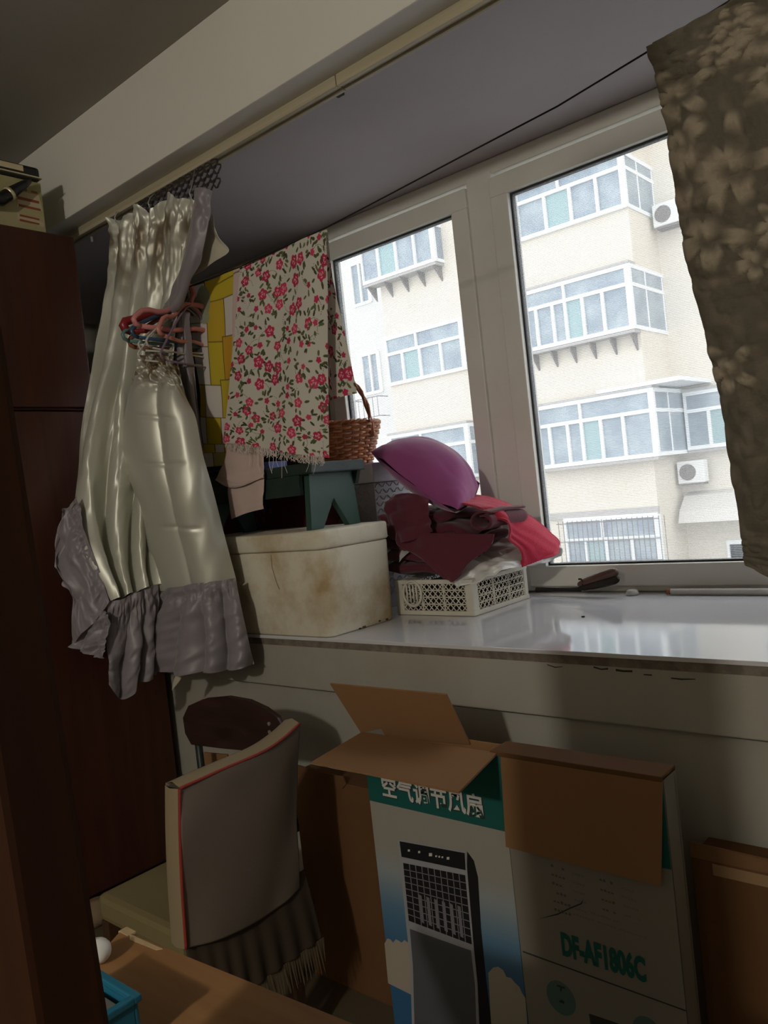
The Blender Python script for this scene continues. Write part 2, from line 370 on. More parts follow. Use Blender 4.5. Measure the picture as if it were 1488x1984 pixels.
def fold_front(U, V):
    ph = 0.16*vnoise(U*1.5, V*1.2, 11); gat = 1-sst(0.12, 0.26, V)
    s = crease(1.9*U+ph+.12, 3.0)
    d = 0.012*s*sst(0, .2, V)+0.013*gat*vnoise(U*22, V*50, 12)+0.008*vnoise(U*3+V*2, V*4, 13)+0.004*vnoise(U*7+V*6, V*9, 14)
    for vl in (.36, .52, .78): d = d-0.0035*np.exp(-((V-vl-.02*U)/.008)**2)*sst(.2, .35, U)*(1-sst(.65, .8, U))
    return d-0.03*np.abs(U-.5)**2
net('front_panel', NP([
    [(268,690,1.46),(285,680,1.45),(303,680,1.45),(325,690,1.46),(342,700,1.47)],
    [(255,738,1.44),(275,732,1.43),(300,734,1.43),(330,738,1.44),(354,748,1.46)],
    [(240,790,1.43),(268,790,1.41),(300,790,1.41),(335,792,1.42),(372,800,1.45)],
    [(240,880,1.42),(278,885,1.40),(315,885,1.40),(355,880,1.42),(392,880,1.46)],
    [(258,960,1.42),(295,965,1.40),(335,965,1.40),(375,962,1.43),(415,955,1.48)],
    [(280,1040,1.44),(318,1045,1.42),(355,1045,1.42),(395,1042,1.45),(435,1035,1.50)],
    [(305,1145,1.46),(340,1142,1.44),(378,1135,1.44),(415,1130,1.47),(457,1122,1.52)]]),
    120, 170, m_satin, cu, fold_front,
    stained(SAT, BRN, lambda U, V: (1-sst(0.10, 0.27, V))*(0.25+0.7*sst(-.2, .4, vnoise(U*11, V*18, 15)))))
def ruffle(seed, k, a):
    def f(U, V):
        gat = np.exp(-((V-.16)/.13)**2)
        s = crease(k*U+0.5*vnoise(U*2, V*1.3, seed)+.3*V, 2.0)
        return a*s*(0.25+sst(.05, .7, V))+0.007*gat*vnoise(U*34, V*9, seed+1)+0.009*vnoise(U*5+V*3, V*6, seed+2)+0.005*vnoise(U*12+V*9, V*13, seed+3)
    return f
net('ruffle_hem', NP([
    [(303,1140,1.455),(340,1138,1.435),(378,1131,1.435),(415,1127,1.465),(457,1120,1.515)],
    [(301,1185,1.45),(340,1182,1.425),(380,1178,1.425),(420,1172,1.455),(465,1165,1.51)],
    [(300,1240,1.45),(342,1245,1.42),(388,1245,1.42),(430,1235,1.45),(478,1225,1.51)],
    [(303,1298,1.45),(345,1308,1.415),(392,1302,1.415),(440,1300,1.45),(492,1288,1.51)]]), 130, 70, m_lilac, cu, ruffle(21, 4.0, 0.020))
net('ruffle_hem', NP([
    [(211,1165,1.275),(235,1160,1.315),(258,1150,1.35),(282,1140,1.395),(305,1128,1.445)],
    [(206,1225,1.265),(232,1225,1.305),(258,1215,1.345),(282,1205,1.39),(305,1190,1.44)],
    [(208,1285,1.26),(236,1290,1.30),(260,1275,1.34),(282,1262,1.385),(305,1250,1.435)],
    [(208,1322,1.258),(238,1358,1.30),(256,1328,1.335),(282,1318,1.38),(306,1308,1.43)]]), 110, 70, m_lilac, cu, ruffle(31, 3.0, 0.018))
net('ruffle_side', NP([
    [(150,962,1.268),(158,985,1.268),(168,1040,1.26),(190,1100,1.265),(212,1165,1.275)],
    [(138,975,1.25),(135,1010,1.242),(142,1065,1.232),(165,1130,1.235),(190,1200,1.245)],
    [(128,985,1.24),(112,1040,1.22),(118,1100,1.212),(148,1158,1.218),(165,1225,1.23)],
    [(125,1000,1.235),(108,1075,1.205),(120,1130,1.2),(140,1160,1.21),(140,1250,1.215)]]), 110, 70, m_lilac, cu, ruffle(41, 2.5, 0.009))
net('ruffle_side', NP([
    [(165,1165,1.235),(190,1180,1.245),(212,1190,1.255)],
    [(150,1215,1.232),(180,1228,1.24),(210,1240,1.25)],
    [(140,1253,1.218),(170,1268,1.23),(206,1275,1.245)]]), 70, 40, m_lilac, cu, ruffle(51, 2.5, 0.009))
net('lilac_tail', NP([
    [(378,372,1.525),(394,366,1.515),(412,370,1.525)],
    [(368,430,1.515),(386,430,1.505),(405,434,1.515)],
    [(355,500,1.51),(370,505,1.50),(388,508,1.51)],
    [(330,575,1.51),(342,590,1.50),(356,560,1.51)],
    [(318,592,1.51),(327,602,1.505),(336,596,1.51)]]), 40, 90, m_lilac, cu, lambda U, V: 0.012*np.cos(np.pi*(U-.5))+0.006*vnoise(U*4, V*12, 61), thick=0.002)
net('lining_flap', NP([
    [(400,410,1.56),(406,412,1.555),(412,418,1.55)],
    [(392,450,1.56),(408,452,1.55),(424,456,1.55)],
    [(375,500,1.56),(405,492,1.55),(439,490,1.55)],
    [(352,550,1.56),(368,537,1.555),(392,522,1.55)]]), 40, 60, m_lining, cu, lambda U, V: 0.008*vnoise(U*3, V*5, 62), thick=0.0015)
net('lilac_lining', NP([
    [(335,610,1.545),(350,606,1.54),(363,604,1.545)],
    [(337,680,1.545),(354,680,1.535),(370,680,1.545)],
    [(345,760,1.545),(366,760,1.53),(381,765,1.545)],
    [(360,860,1.55),(378,865,1.54),(393,880,1.55)]]), 40, 80, m_lilac, cu, lambda U, V: 0.010*crease(2*U+.3*vnoise(U*2, V*3, 66), 2.0)+0.004*vnoise(U*6, V*14, 67))
net('hanging_tail', NP([[(345,1300,1.43),(352,1302,1.43)],[(336,1320,1.43),(350,1316,1.428)],[(333,1338,1.43),(338,1332,1.43)]]), 10, 20, m_lining, cu, None, thick=0.001)
# lace header loops between the rail and the satin
m_lace = mat('dark_lace', (0.05, 0.042, 0.042), 0.8, 0.2)
lb = MB()
for r in range(4):
    for k in range(13):
        x = -2.29+k*0.033+(r % 2)*0.0165; z = 2.302-r*0.022
        y = 1.585-0.004*r
        lb.tube([(x+0.016*math.cos(t), y+0.004*math.sin(t*2), z-0.012+0.014*math.sin(t)) for t in np.linspace(0, 2*math.pi, 9)[:-1]], 0.0028, 4, True)
lb.build('lace_header', m_lace, cu, True)
m_hook = mat('hook_metal', (0.5, 0.48, 0.44), 0.4, 0.5, metal=0.7)
for (px, py) in [(225,422),(290,394),(370,375)]:
    q = onY(px, py, 1.56); MB().tube([q+(0,0,-.02), q+(0,-.006,.0), q+(0,0.004,.02), (q[0], 1.585, 2.303)], 0.002, 6).build('curtain_hook', m_hook, cu, True)

# ------------------------------------------------------------------ clothes line
m_cord = mat('line_cord', (0.02, 0.018, 0.016), 0.7, 0.2)
LINE = [onY(*p) for p in [(1488,-45,1.58),(1400,10,1.58),(1260,97,1.585),(1080,206,1.60),(900,300,1.62),(720,395,1.62),(632,441,1.62),(465,517,1.60),(366,556,1.57)]]
LINE = [np.array([0.9, 1.58, 2.12])]+LINE+[np.array([-2.25, 1.565, 1.96]), np.array([-2.5, 1.56, 1.97])]
tag(MB().tube(LINE, 0.0022, 6).build('clothes_line', m_cord, None, True), 'thin black clothes line stretched across the window bay', 'line')

# printed cloths --------------------------------------------------------------
def paint_flowers(w_, h_, seed, base, scale=1.0):
    """returns colour(U, V) that prints roses and leaves on a cloth of w_ x h_ metres"""
    r = random.Random(seed)
    def f(U, V):
        x = U*w_; y = V*h_; out = np.ones(U.shape+(3,))*np.array(base)
        def ell(cx, cy, a, b, th, col, al=1.0):
            bx = (np.abs(x-cx) < max(a, b)*1.1)&(np.abs(y-cy) < max(a, b)*1.1)
            if not bx.any(): return
            X = x[bx]-cx; Y = y[bx]-cy; c, s_ = math.cos(th), math.sin(th)
            d = ((X*c+Y*s_)/a)**2+((-X*s_+Y*c)/b)**2
            t = out[bx]; t[d < 1] = np.array(col); out[bx] = t
        st = 0.043*scale; ny = int(h_/st)+2; nx = int(w_/st)+2
        cells = [(i, j) for i in range(nx) for j in range(ny)]; r.shuffle(cells)
        green = [(0.085, 0.10, 0.045), (0.12, 0.14, 0.06), (0.06, 0.065, 0.035)]; reds = [(0.52, 0.035, 0.10), (0.60, 0.055, 0.13), (0.44, 0.03, 0.085)]
        for i, j in cells:
            cx = (i+r.uniform(-.3, .3)+(j % 2)*.5)*st; cy = (j+r.uniform(-.3, .3))*st
            big = r.random() < 0.62; R0 = scale*(r.uniform(.011, .0145) if big else r.uniform(.006, .008))
            a0 = r.uniform(0, 6.28)
            for k in range(10):   # curved stem of small dots
                t = k/9; ell(cx+math.cos(a0+t)*t*.034*scale, cy+math.sin(a0+t)*t*.034*scale, .0011*scale, .0011*scale, 0, green[2])
            for k in range(r.randint(4, 7)):
                a = a0+r.uniform(-1.1, 1.1) if k > 2 else r.uniform(0, 6.28); d = R0+r.uniform(.006, .018)*scale
                ell(cx+math.cos(a)*d, cy+math.sin(a)*d, r.uniform(.0055, .0085)*scale, r.uniform(.0024, .0036)*scale, a+r.uniform(-.6, .6), r.choice(green))
            col = r.choice(reds); n = 5
            for k in range(n):
                a = a0+k*6.283/n; ell(cx+math.cos(a)*R0*.5, cy+math.sin(a)*R0*.5, R0*.62, R0*.48, a, col)
            if big:
                for k in range(3):
                    a = a0+k*2.1+.5; ell(cx+math.cos(a)*R0*.42, cy+math.sin(a)*R0*.42, R0*.30, R0*.10, a+1.57, (0.78, 0.40, 0.40))
                ell(cx, cy, R0*.22, R0*.16, a0, (0.78, 0.45, 0.42)); ell(cx+.001, cy, R0*.1, R0*.1, 0, col)
        return out
    return f
m_print = mat('printed_cotton', (0.7, 0.7, 0.65), 0.8, 0.2, attr=True)
fl = empty('floral_cloth', (-1.75, 1.62, 1.4), 'cream cotton cloth printed with red roses hanging over the clothes line', 'cloth')
CREAM = (0.60, 0.57, 0.50)
net('front_layer', NP([
    [(466,519,1.613),(550,480,1.613),(631,444,1.613)],
    [(458,600,1.600),(548,588,1.596),(630,572,1.600)],
    [(450,690,1.600),(540,690,1.592),(629,690,1.600)],
    [(443,780,1.600),(535,790,1.590),(629,795,1.600)],
    [(436,857,1.600),(533,873,1.588),(629,888,1.600)]]), 330, 500, m_print, fl,
    lambda U, V: 0.008*np.sin(2*np.pi*(1.6*U+.2*V))*V+0.004*vnoise(U*4, V*3, 71)-0.012*sst(.8, 1, U)*sst(0, .3, V),
    paint_flowers(0.42, 0.62, 3, CREAM, 1.28))
net('back_layer', NP([
    [(560,474,1.628),(600,457,1.628),(634,443,1.628)],
    [(575,560,1.655),(620,552,1.655),(645,540,1.655)],
    [(590,660,1.665),(630,655,1.668),(668,645,1.665)],
    [(600,780,1.67),(640,775,1.675),(692,762,1.67)]]), 150, 330, m_print, fl,
    lambda U, V: 0.010*np.sin(2*np.pi*(1.2*U+.3))*V, paint_flowers(0.22, 0.5, 9, CREAM, 1.28))
net('under_layer', NP([[(570,840,1.615),(600,845,1.612),(626,850,1.615)],[(570,880,1.612),(600,893,1.607),(626,892,1.612)]]), 70, 60, m_print, fl, None, paint_flowers(0.13, 0.1, 5, CREAM))
fold = [LINE[7]+(LINE[8]-LINE[7])*0.0, (LINE[7]+LINE[8])*0.5, LINE[8]]
m_fray = mat('frayed_thread', (0.62, 0.55, 0.48), 0.9, 0.1)
fr = MB()
for k in range(260):
    u = random.random(); px = 438+u*191; py = 858+u*31; l = random.uniform(5, 16)
    if random.random() < .04: l = random.uniform(30, 55)
    a = onY(px, py-3, 1.588+.008*random.random()); b_ = onY(px+random.uniform(-4, 4), py+l*.6, 1.586); c_ = onY(px+random.uniform(-7, 7), py+l, 1.586)
    fr.tube([a, b_, c_], 0.0007, 3)
tag(fr.build('frayed_edge', m_fray, fl), kind='stuff')

def paint_patches(w_, h_, seed):
    Yw, Mu, Or, Wh, Ol = (0.52, 0.40, 0.03), (0.52, 0.35, 0.03), (0.55, 0.30, 0.03), (0.62, 0.57, 0.53), (0.40, 0.36, 0.12)
    rects = [(0, .36, 0, .19, Wh), (0, .36, .19, .30, Wh), (0, .37, .30, .46, Wh), (0, .22, .46, .62, Mu), (0, .22, .62, .78, Wh), (0, .34, .78, .86, Yw), (0, .3, .86, 1.1, Wh),
             (.34, .66, .10, .28, Mu), (.34, .60, .28, .46, Yw), (.22, .50, .46, .62, Wh), (.22, .46, .62, .78, Yw), (.34, .5, .78, .86, Wh), (.3, .7, .86, 1.1, Ol), (.34, 1.1, -.1, .10, Yw),
             (.66, 1.1, .10, .26, Wh), (.60, 1.1, .26, .44, Or), (.50, .8, .44, .62, Yw), (.80, 1.1, .44, .62, Or), (.46, .72, .62, .78, Wh), (.72, 1.1, .62, .78, Wh), (.5, 1.1, .78, .86, Ol), (.7, 1.1, .86, 1.1, Mu)]
    def f(U, V):
        out = np.ones(U.shape+(3,))*np.array(Mu)
        for x0, x1, y0, y1, k in rects:
            b = (U >= x0)&(U < x1)&(V >= y0)&(V < y1); out[b] = k
            e = b&((np.abs(V-y0) < .004)|(np.abs(U-x0) < .012)); out[e] = (0.10, 0.07, 0.03)
        for (cx, cy, a, b_, k) in [(.30, .09, .13, .075, (0.27, 0.29, 0.20)), (.30, .165, .10, .035, (0.30, 0.32, 0.22)), (.09, .035, .06, .022, (0.55, 0.14, 0.03)), (.09, .11, .06, .030, (0.55, 0.11, 0.03)), (.15, .075, .05, .02, (0.30, 0.34, 0.28))]:
            d = ((U-cx)/a)**2+((V-cy)/b_)**2; out[d < 1] = k
        return out
    return f
yl = empty('patchwork_cloth', (-2.0, 1.64, 1.4), 'yellow and white patchwork printed cloth hanging between the hangers and the floral cloth', 'cloth')
net('cloth_body', NP([
    [(366,557,1.628),(410,540,1.625),(470,512,1.628)],
    [(372,650,1.625),(418,648,1.615),(470,640,1.625)],
    [(384,760,1.625),(425,762,1.612),(470,760,1.625)],
    [(392,850,1.625),(428,852,1.612),(470,850,1.625)],
    [(398,905,1.625),(430,902,1.614),(470,895,1.625)]]), 150, 260, m_print, yl,
    lambda U, V: 0.010*np.sin(2*np.pi*(1.4*U+.15*vnoise(U*2, V*3, 80)))*(.3+V)+0.004*vnoise(U*4, V*6, 81), paint_patches(.25, .6, 12))
m_pink = mat('pink_cotton', (0.56, 0.43, 0.385), 0.85, 0.2, bump=(90, 0.2, 0.001))
pk = empty('pink_cloth', (-1.97, 1.64, 1.2), 'plain pale pink cloth hanging below the floral cloth over the foam box', 'cloth')
net('upper_layer', NP([
    [(452,522,1.618),(464,518,1.618),(480,510,1.618)],
    [(450,700,1.612),(470,700,1.612),(510,700,1.612)],
    [(440,870,1.607),(475,870,1.604),(512,870,1.607)],
    [(424,915,1.606),(462,928,1.598),(512,915,1.606)],
    [(418,930,1.606),(452,945,1.596),(513,925,1.606)]]), 50, 120, m_pink, pk, lambda U, V: 0.004*np.sin(2*np.pi*1.3*U)*V+0.002*vnoise(U*4, V*14, 85), thick=0.0015)
net('lower_layer', NP([
    [(440,880,1.614),(475,880,1.614),(511,880,1.614)],
    [(442,940,1.614),(478,940,1.610),(512,930,1.614)],
    [(446,975,1.614),(478,975,1.610),(511,965,1.614)],
    [(450,1006,1.614),(478,994,1.610),(511,986,1.614)]]), 50, 70, m_pink, pk, lambda U, V: 0.003*np.sin(2*np.pi*1.2*U+1)+0.002*vnoise(U*5, V*6, 86), thick=0.0015)

# ------------------------------------------------------------------ hangers on the line
def hanger(name, label, colr, r, wid, drop, loc, rz, tilt, notch=False, flat=False, rough=0.35, metal=0.0, bar=True):
    """local plane: y across, z up, hook over the line at z=0"""
    e = empty(name, loc, label, 'hanger', 'clothes hangers on the line')
    m = mat('hanger_'+name+str(len(MATS)), colr, rough, 0.5, metal=metal)
    Rm = Matrix.Rotation(rz, 4, 'Z')@Matrix.Rotation(tilt, 4, 'X')
    T = lambda pts: [tuple(Vector(loc)+Rm@Vector(p)) for p in pts]
    hk = [(0, -.022*math.cos(t)+.0, .008-.02+.022*math.sin(t)) for t in np.linspace(-.2, math.pi, 9)]
    hk = [(0, y, z) for _, y, z in hk]+[(0, .022, -.022), (0, .010, -.036), (0, 0, -.055)]
    hk.sort(key=lambda p: 0) 
    MB().tube(T(hk), r*.7, 7).build('hook', m if not metal else m, e, True)
    sh = []
    for k in range(9):
        t = k/8; z = -.055-drop*(t**1.25); 
        if notch: z += .010*math.sin(t*math.pi*3)*(.3+t)
        sh.append((0, t*wid, z))
    lo = sh[-1][2]
    end = [(0, wid+.008, lo-.010), (0, wid+.004, lo-.022), (0, wid-.012, lo-.028)]
    half = sh+end
    path = half+([(0, 0, lo-.030)] if bar else [])
    mir = [(0, -y, z) for _, y, z in half]
    loop = list(reversed(mir))+half[1:]
    mb = MB()
    if flat:
        mb.tube(T(loop), [r*(.7+.9*abs(p[1])/wid) for p in loop], 8)
    else: mb.tube(T(loop), r, 7)
    mb.build('shoulders', m, e, True)
    if bar: MB().tube(T([(0, -wid+.012, lo-.028), (0, -wid*.4, lo-.030-(.008 if notch else 0)), (0, 0, lo-.030), (0, wid*.4, lo-.030-(.008 if notch else 0)), (0, wid-.012, lo-.028)]), r*.9, 7).build('bar', m, e, True)
    return e
hx = lambda t: tuple(onY(364, 557, 1.571)+t*np.array([-1, 0, 0.0]))
hl = [('plastic_hanger', 'glossy pink plastic hanger with curved shoulders on the clothes line', (0.62, 0.23, 0.23), .0085, .215, .045, -.000, 0.04, .06, True, False),
      ('plastic_hanger', 'wide dark red plastic hanger behind the pink hanger', (0.26, 0.018, 0.025), .0085, .225, .042, .040, 0.00, .10, False, True),
      ('plastic_hanger', 'dark blue plastic hanger under the pink hanger', (0.035, 0.08, 0.16), .0060, .215, .090, .012, 0.06, .0, False, False),
      ('plastic_hanger', 'teal green plastic hanger with slim rounded ends', (0.11, 0.22, 0.21), .0055, .225, .095, .036, 0.02, .0, False, False),
      ('plastic_hanger', 'salmon pink plastic hanger with scalloped lower bar', (0.60, 0.24, 0.20), .0070, .150, .085, .004, 0.25, .0, True, False),
      ('plastic_hanger', 'dull brown wooden toned hanger hanging among the plastic hangers', (0.30, 0.12, 0.05), .0070, .205, .100, .054, 0.04, .05, False, False)]
for n_, l_, c_, r_, w_, d_, t_, rz_, ti_, no_, fl_ in hl: hanger(n_, l_, c_, r_, w_, d_, hx(t_), rz_, ti_, no_, fl_)
for t_, rz_, dd, ti, l_ in [(.014, .02, .120, .03, 'thin white wire hanger, uppermost of the wire hangers'), (.006, .22, .130, -.02, 'thin white wire hanger turned towards the patchwork cloth'), (.026, .08, .155, .0, 'thin white wire hanger, lowest of the white wire hangers')]:
    hanger('wire_hanger', l_, (0.55, 0.53, 0.48), .0034, .195, dd, hx(t_), rz_, ti)
hanger('wire_hanger', 'thin purple wire hanger lowest of the hanging bunch', (0.24, 0.16, 0.24), .0034, .17, .165, hx(-.004), .3, .0)

# ------------------------------------------------------------------ quilted curtain on the right
def quilt_fields():
    r = random.Random(4); fl_ = []
    for k in range(44): fl_.append((r.random(), r.random(), r.uniform(.055, .105), r.uniform(0, 6.28)))
    return fl_
QF = quilt_fields(); QW, QH = 0.62, 1.06
def quilt_mask(U, V):
    x = U*QW; y = V*QH; mk = np.zeros(U.shape)
    for cx, cy, r0, a0 in QF:
        X = x-cx*QW; Y = y-cy*QH; d = np.hypot(X, Y); th = np.arctan2(Y, X)
        rad = r0*(0.62+0.28*np.cos(5*th+a0)+.12*np.cos(9*th+2*a0)); mk = np.maximum(mk, sst(1.0, .72, d/rad)*(0.55+.45*np.cos(d/r0*11+th)))
    return mk
def quilt_disp(U, V):
    mk = quilt_mask(U, V)
    big = 0.018*np.sin(2*np.pi*(2.1*U+.12*V))*sst(0, .3, V)
    return big+0.007*mk+0.010*np.abs(vnoise(U*15, V*27, 90))+0.006*np.abs(vnoise(U*30, V*52, 91))
def quilt_col(U, V):
    mk = np.clip(quilt_mask(U, V)*1.1+.25*vnoise(U*30, V*50, 92), 0, 1)[..., None]
    lo = np.array((0.115, 0.098, 0.070)); hi = np.array((0.33, 0.275, 0.20))
    return lo+(hi-lo)*mk
m_quilt = mat('quilted_brocade', (0.2, 0.17, 0.12), 0.75, 0.25, attr=True, sheen=0.2, bump=(55, 0.8, 0.007))
qc = empty('quilted_curtain', (-0.3, 1.58, 1.0), 'heavy brown quilted curtain with a raised flower pattern hanging at the window', 'curtain')
QE = [(1258,96),(1276,160),(1296,250),(1318,400),(1340,520),(1372,650),(1400,770),(1424,920),(1443,1040),(1452,1092)]
rows = []
for i, (px, py) in enumerate(QE):
    a = onY(px, py, 1.575 if i else 1.583); t = i/(len(QE)-1)
    zr = (1-t)*2.072+t*0.985
    row = []
    for j in range(5):
        s = j/4; z = a[2]*(1-s)+zr*s if i < 9 else a[2]-.075*sst(0, .3, s)
        row.append(np.array([a[0]*(1-s)+0.12*s, 1.575-.01*math.sin(s*3.1), z]))
    rows.append(row)
net('quilt_front', rows, 230, 380, m_quilt, qc, quilt_disp, quilt_col, thick=0.004)
rows2 = [[r_+np.array([.012 if j == 0 else 0, .05 if i > 1 else .016*i, 0.004]) for j, r_ in enumerate(r)] for i, r in enumerate(rows[:8])]
net('quilt_back', rows2, 120, 200, m_quilt, qc, lambda U, V: .8*quilt_disp(U, V), quilt_col, thick=0.004)
# ------------------------------------------------------------------ things on the sill
def rrect_prism(x0, x1, y0, y1, z0, z1, r, b, n=6, taper=0.0):
    """upright block with rounded vertical corners of radius r and softened rims b"""
    V = []; Fc = []; prof = [(0, z0+b, 0), (0, z1-b, 1)]
    prof = [(b, z0), (b*.3, z0+b*.3), (0, z0+b), (0, z1-b), (b*.3, z1-b*.3), (b, z1)]
    for ins, z in prof:
        tp = taper*(z1-z)/(z1-z0)
        a0, a1, c0, c1 = x0+ins+tp, x1-ins-tp, y0+ins+tp, y1-ins-tp; rr = max(r-ins, .001)
        for (cx, cy, s) in [(a1-rr, c1-rr, 0), (a0+rr, c1-rr, 1), (a0+rr, c0+rr, 2), (a1-rr, c0+rr, 3)]:
            for k in range(n+1):
                t = (s+k/n)*math.pi/2; V.append((cx+rr*math.cos(t), cy+rr*math.sin(t), z))
    m_ = 4*(n+1)
    for i in range(len(prof)-1):
        for k in range(m_): Fc.append((i*m_+k, i*m_+(k+1) % m_, (i+1)*m_+(k+1) % m_, (i+1)*m_+k))
    Fc += [tuple(range(m_-1, -1, -1)), tuple((len(prof)-1)*m_+k for k in range(m_))]
    return V, Fc
m_foam = mat('old_styrofoam', (0.66, 0.62, 0.50), 0.75, 0.25, noise=(4.5, 0.85, (0.36, 0.23, 0.09), 0.47, 0.72), bump=(220, 0.25, 0.001))
fb = empty('foam_box', (-1.85, 1.74, ZS), 'dirty white styrofoam box with lid standing on the window sill', 'box')
FX0, FX1, FY0, FY1 = -2.31, -1.622, 1.585, 1.893
V_, F_ = rrect_prism(FX0, FX1, FY0, FY1, ZS+.0005, 1.1035, 0.035, 0.005, taper=0.006); mesh('box_body', V_, F_, m_foam, fb, True)
V_, F_ = rrect_prism(FX0-.004, FX1+.004, FY0-.004, FY1+.004, 1.1045, 1.159, 0.037, 0.007); mesh('lid', V_, F_, m_foam, fb, True)
for pts in [[(525,1075),(527,1100),(536,1130),(541,1142)], [(540,1068),(541,1052)]]:
    MB().tube([onY(x, y, FY0-.0005) for x, y in pts], 0.0009, 4).build('scratch', mat('foam_scratch', (0.25, 0.2, 0.12), .9, .1), fb)
for (x, y, s) in [(708,1215,.006), (738,1203,.004), (752,1200,.005), (700,1218,.004)]:
    q = onX(x, y, FX1); MB().bbox(FX1-.007, FX1-.003, q[1]-s, q[1]+s, max(q[2]-s*.6, ZS+.001), q[2]+s*.6, .0012).build('chip', mat('foam_chip', (0.08, .06, .03), .9, .1), fb)
# green bench
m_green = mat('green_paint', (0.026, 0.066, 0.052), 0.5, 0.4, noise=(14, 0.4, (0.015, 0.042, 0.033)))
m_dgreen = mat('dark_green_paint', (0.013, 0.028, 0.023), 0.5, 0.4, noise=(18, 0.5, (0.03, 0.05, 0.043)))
bn = empty('wooden_bench', (-1.9, 1.74, 1.16), 'small green wooden bench with notched leg boards standing on the foam box', 'bench')
XB = -1.70
def legboard(x):
    y0, y1, zb, zt = 1.632, 1.846, 1.160, 1.325; yc = (y0+y1)/2
    pl = [(x, y0, zb), (x, y0+.050, zb), (x, yc, zb+.088), (x, y1-.050, zb), (x, y1, zb), (x, y1-.014, zt), (x, y0+.014, zt)]
    return MB().prism([np.array(q) for q in pl], (-.022, 0, 0))
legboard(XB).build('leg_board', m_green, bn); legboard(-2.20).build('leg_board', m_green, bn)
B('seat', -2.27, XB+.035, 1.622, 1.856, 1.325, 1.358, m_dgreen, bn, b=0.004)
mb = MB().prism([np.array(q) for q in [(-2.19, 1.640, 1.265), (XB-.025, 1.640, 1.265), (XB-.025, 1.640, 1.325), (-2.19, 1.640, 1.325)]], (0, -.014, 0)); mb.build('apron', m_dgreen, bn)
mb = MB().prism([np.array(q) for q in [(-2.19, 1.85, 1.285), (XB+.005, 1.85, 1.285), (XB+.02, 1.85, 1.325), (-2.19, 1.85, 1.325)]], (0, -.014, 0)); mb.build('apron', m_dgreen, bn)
# dark red gift carton and black carton behind the foam box
m_red = mat('gift_red', (0.075, 0.012, 0.014), 0.45, 0.4, noise=(7, 0.5, (0.03, 0.006, 0.008)))
gb = empty('gift_carton', (-2.3, 2.0, ZS), 'dark red gift carton with faint gold print behind the foam box', 'box')
B('box_body', -2.75, -1.93, 1.905, 2.025, ZS, 1.285, m_red, gb)
m_gp = mat('dull_gold_print', (0.16, 0.075, 0.025), 0.4, 0.5, metal=0.3)
for k in range(9):
    px = 470+(k % 5)*13; py = 990+(k//5)*18
    a = onY(px, py, 1.9045); MB().bbox(a[0], a[0]+.012, 1.9038, 1.9046, a[2]-.010, a[2]+.010, .0002, 1).build('print_mark', m_gp, gb)
tag(B('black_carton', -2.75, -2.0, 1.91, 2.025, 1.286, 1.40, m_blk, b=0.004), 'low black carton lying on the dark red gift carton', 'box')
m_blue = mat('blue_packet', (0.02, 0.05, 0.25), 0.4, 0.5)
bq = onY(525, 885, 1.74)
tag(B('blue_packet', bq[0]-.02, bq[0]+.03, 1.70, 1.78, 1.359, 1.385, m_blue, b=0.003), 'small blue packet lying on the green bench', 'packet')
# diamond plate box with white lid and wicker basket
m_plate = mat('diamond_plate', (0.34, 0.33, 0.35), 0.45, 0.5); m_lav = mat('pale_lavender', (0.55, 0.53, 0.60), 0.5, 0.4)
dp = empty('storage_chest', (-1.95, 2.2, ZS), 'grey chest with raised tread pattern and pale lavender lid below the wicker basket', 'chest')
DX0, DX1, DY0, DY1 = -2.28, -1.80, 2.04, 2.33
B('chest_body', DX0, DX1, DY0, DY1, ZS, 1.283, m_plate, dp)
mb = MB()
for i in range(23):
    for j in range(18):
        x = DX0+.012+i*.02; z = 0.9+j*.022
        s = 1 if (i+j) % 2 else -1
        mb.tube([(x-.007, DY0-.0005, z-.006*s), (x+.007, DY0-.0005, z+.006*s)], 0.0022, 5)
for i in range(14):
    for j in range(18):
        y = DY0+.015+i*.02; z = 0.9+j*.022; s = 1 if (i+j) % 2 else -1
        mb.tube([(DX1+.0005, y-.007, z-.006*s), (DX1+.0005, y+.007, z+.006*s)], 0.0022, 5)
tag(mb.build('tread_pattern', m_plate, dp), kind='stuff')
B('lid', DX0-.01, DX1+.012, DY0-.012, DY1+.005, 1.284, 1.352, m_lav, dp, b=0.006)
m_wick = wood('wicker', (0.28, 0.085, 0.028), (0.48, 0.18, 0.065), (8, 8, 8), 0.4, 0.5)
bk = empty('wicker_basket', (-1.96, 2.18, 1.353), 'brown wicker basket with arched handle standing on the chest lid', 'basket')
BX, BY, BZ = -2.06, 2.17, 1.353
def brad(t): return 0.108+0.045*t
mb = MB()
for k in range(28):
    a = 2*math.pi*k/28
    mb = MB().tube([(BX+brad(t)*math.cos(a), BY+brad(t)*math.sin(a), BZ+.004+t*.15) for t in (0, .5, 1)], .0034, 5); mb.build('stake', m_wick, bk, True)
for rw in range(15):
    t = (rw+.5)/15; pts = []
    for k in range(112):
        a = 2*math.pi*k/112; rr = brad(t)+.0058*math.cos(14*a+math.pi*rw); pts.append((BX+rr*math.cos(a), BY+rr*math.sin(a), BZ+.008+t*.142))
    MB().tube(pts, .0054, 6, True).build('weaver', m_wick, bk, True)
pts = [[], []]
for k in range(96):
    a = 2*math.pi*k/96
    for q in (0, 1):
        rr = brad(1)+.006*math.cos(18*a+q*math.pi); pts[q].append((BX+rr*math.cos(a), BY+rr*math.sin(a), BZ+.158+.005*math.sin(18*a+q*math.pi)))
for q in (0, 1): MB().tube(pts[q], .0055, 6, True).build('rim', m_wick, bk, True)
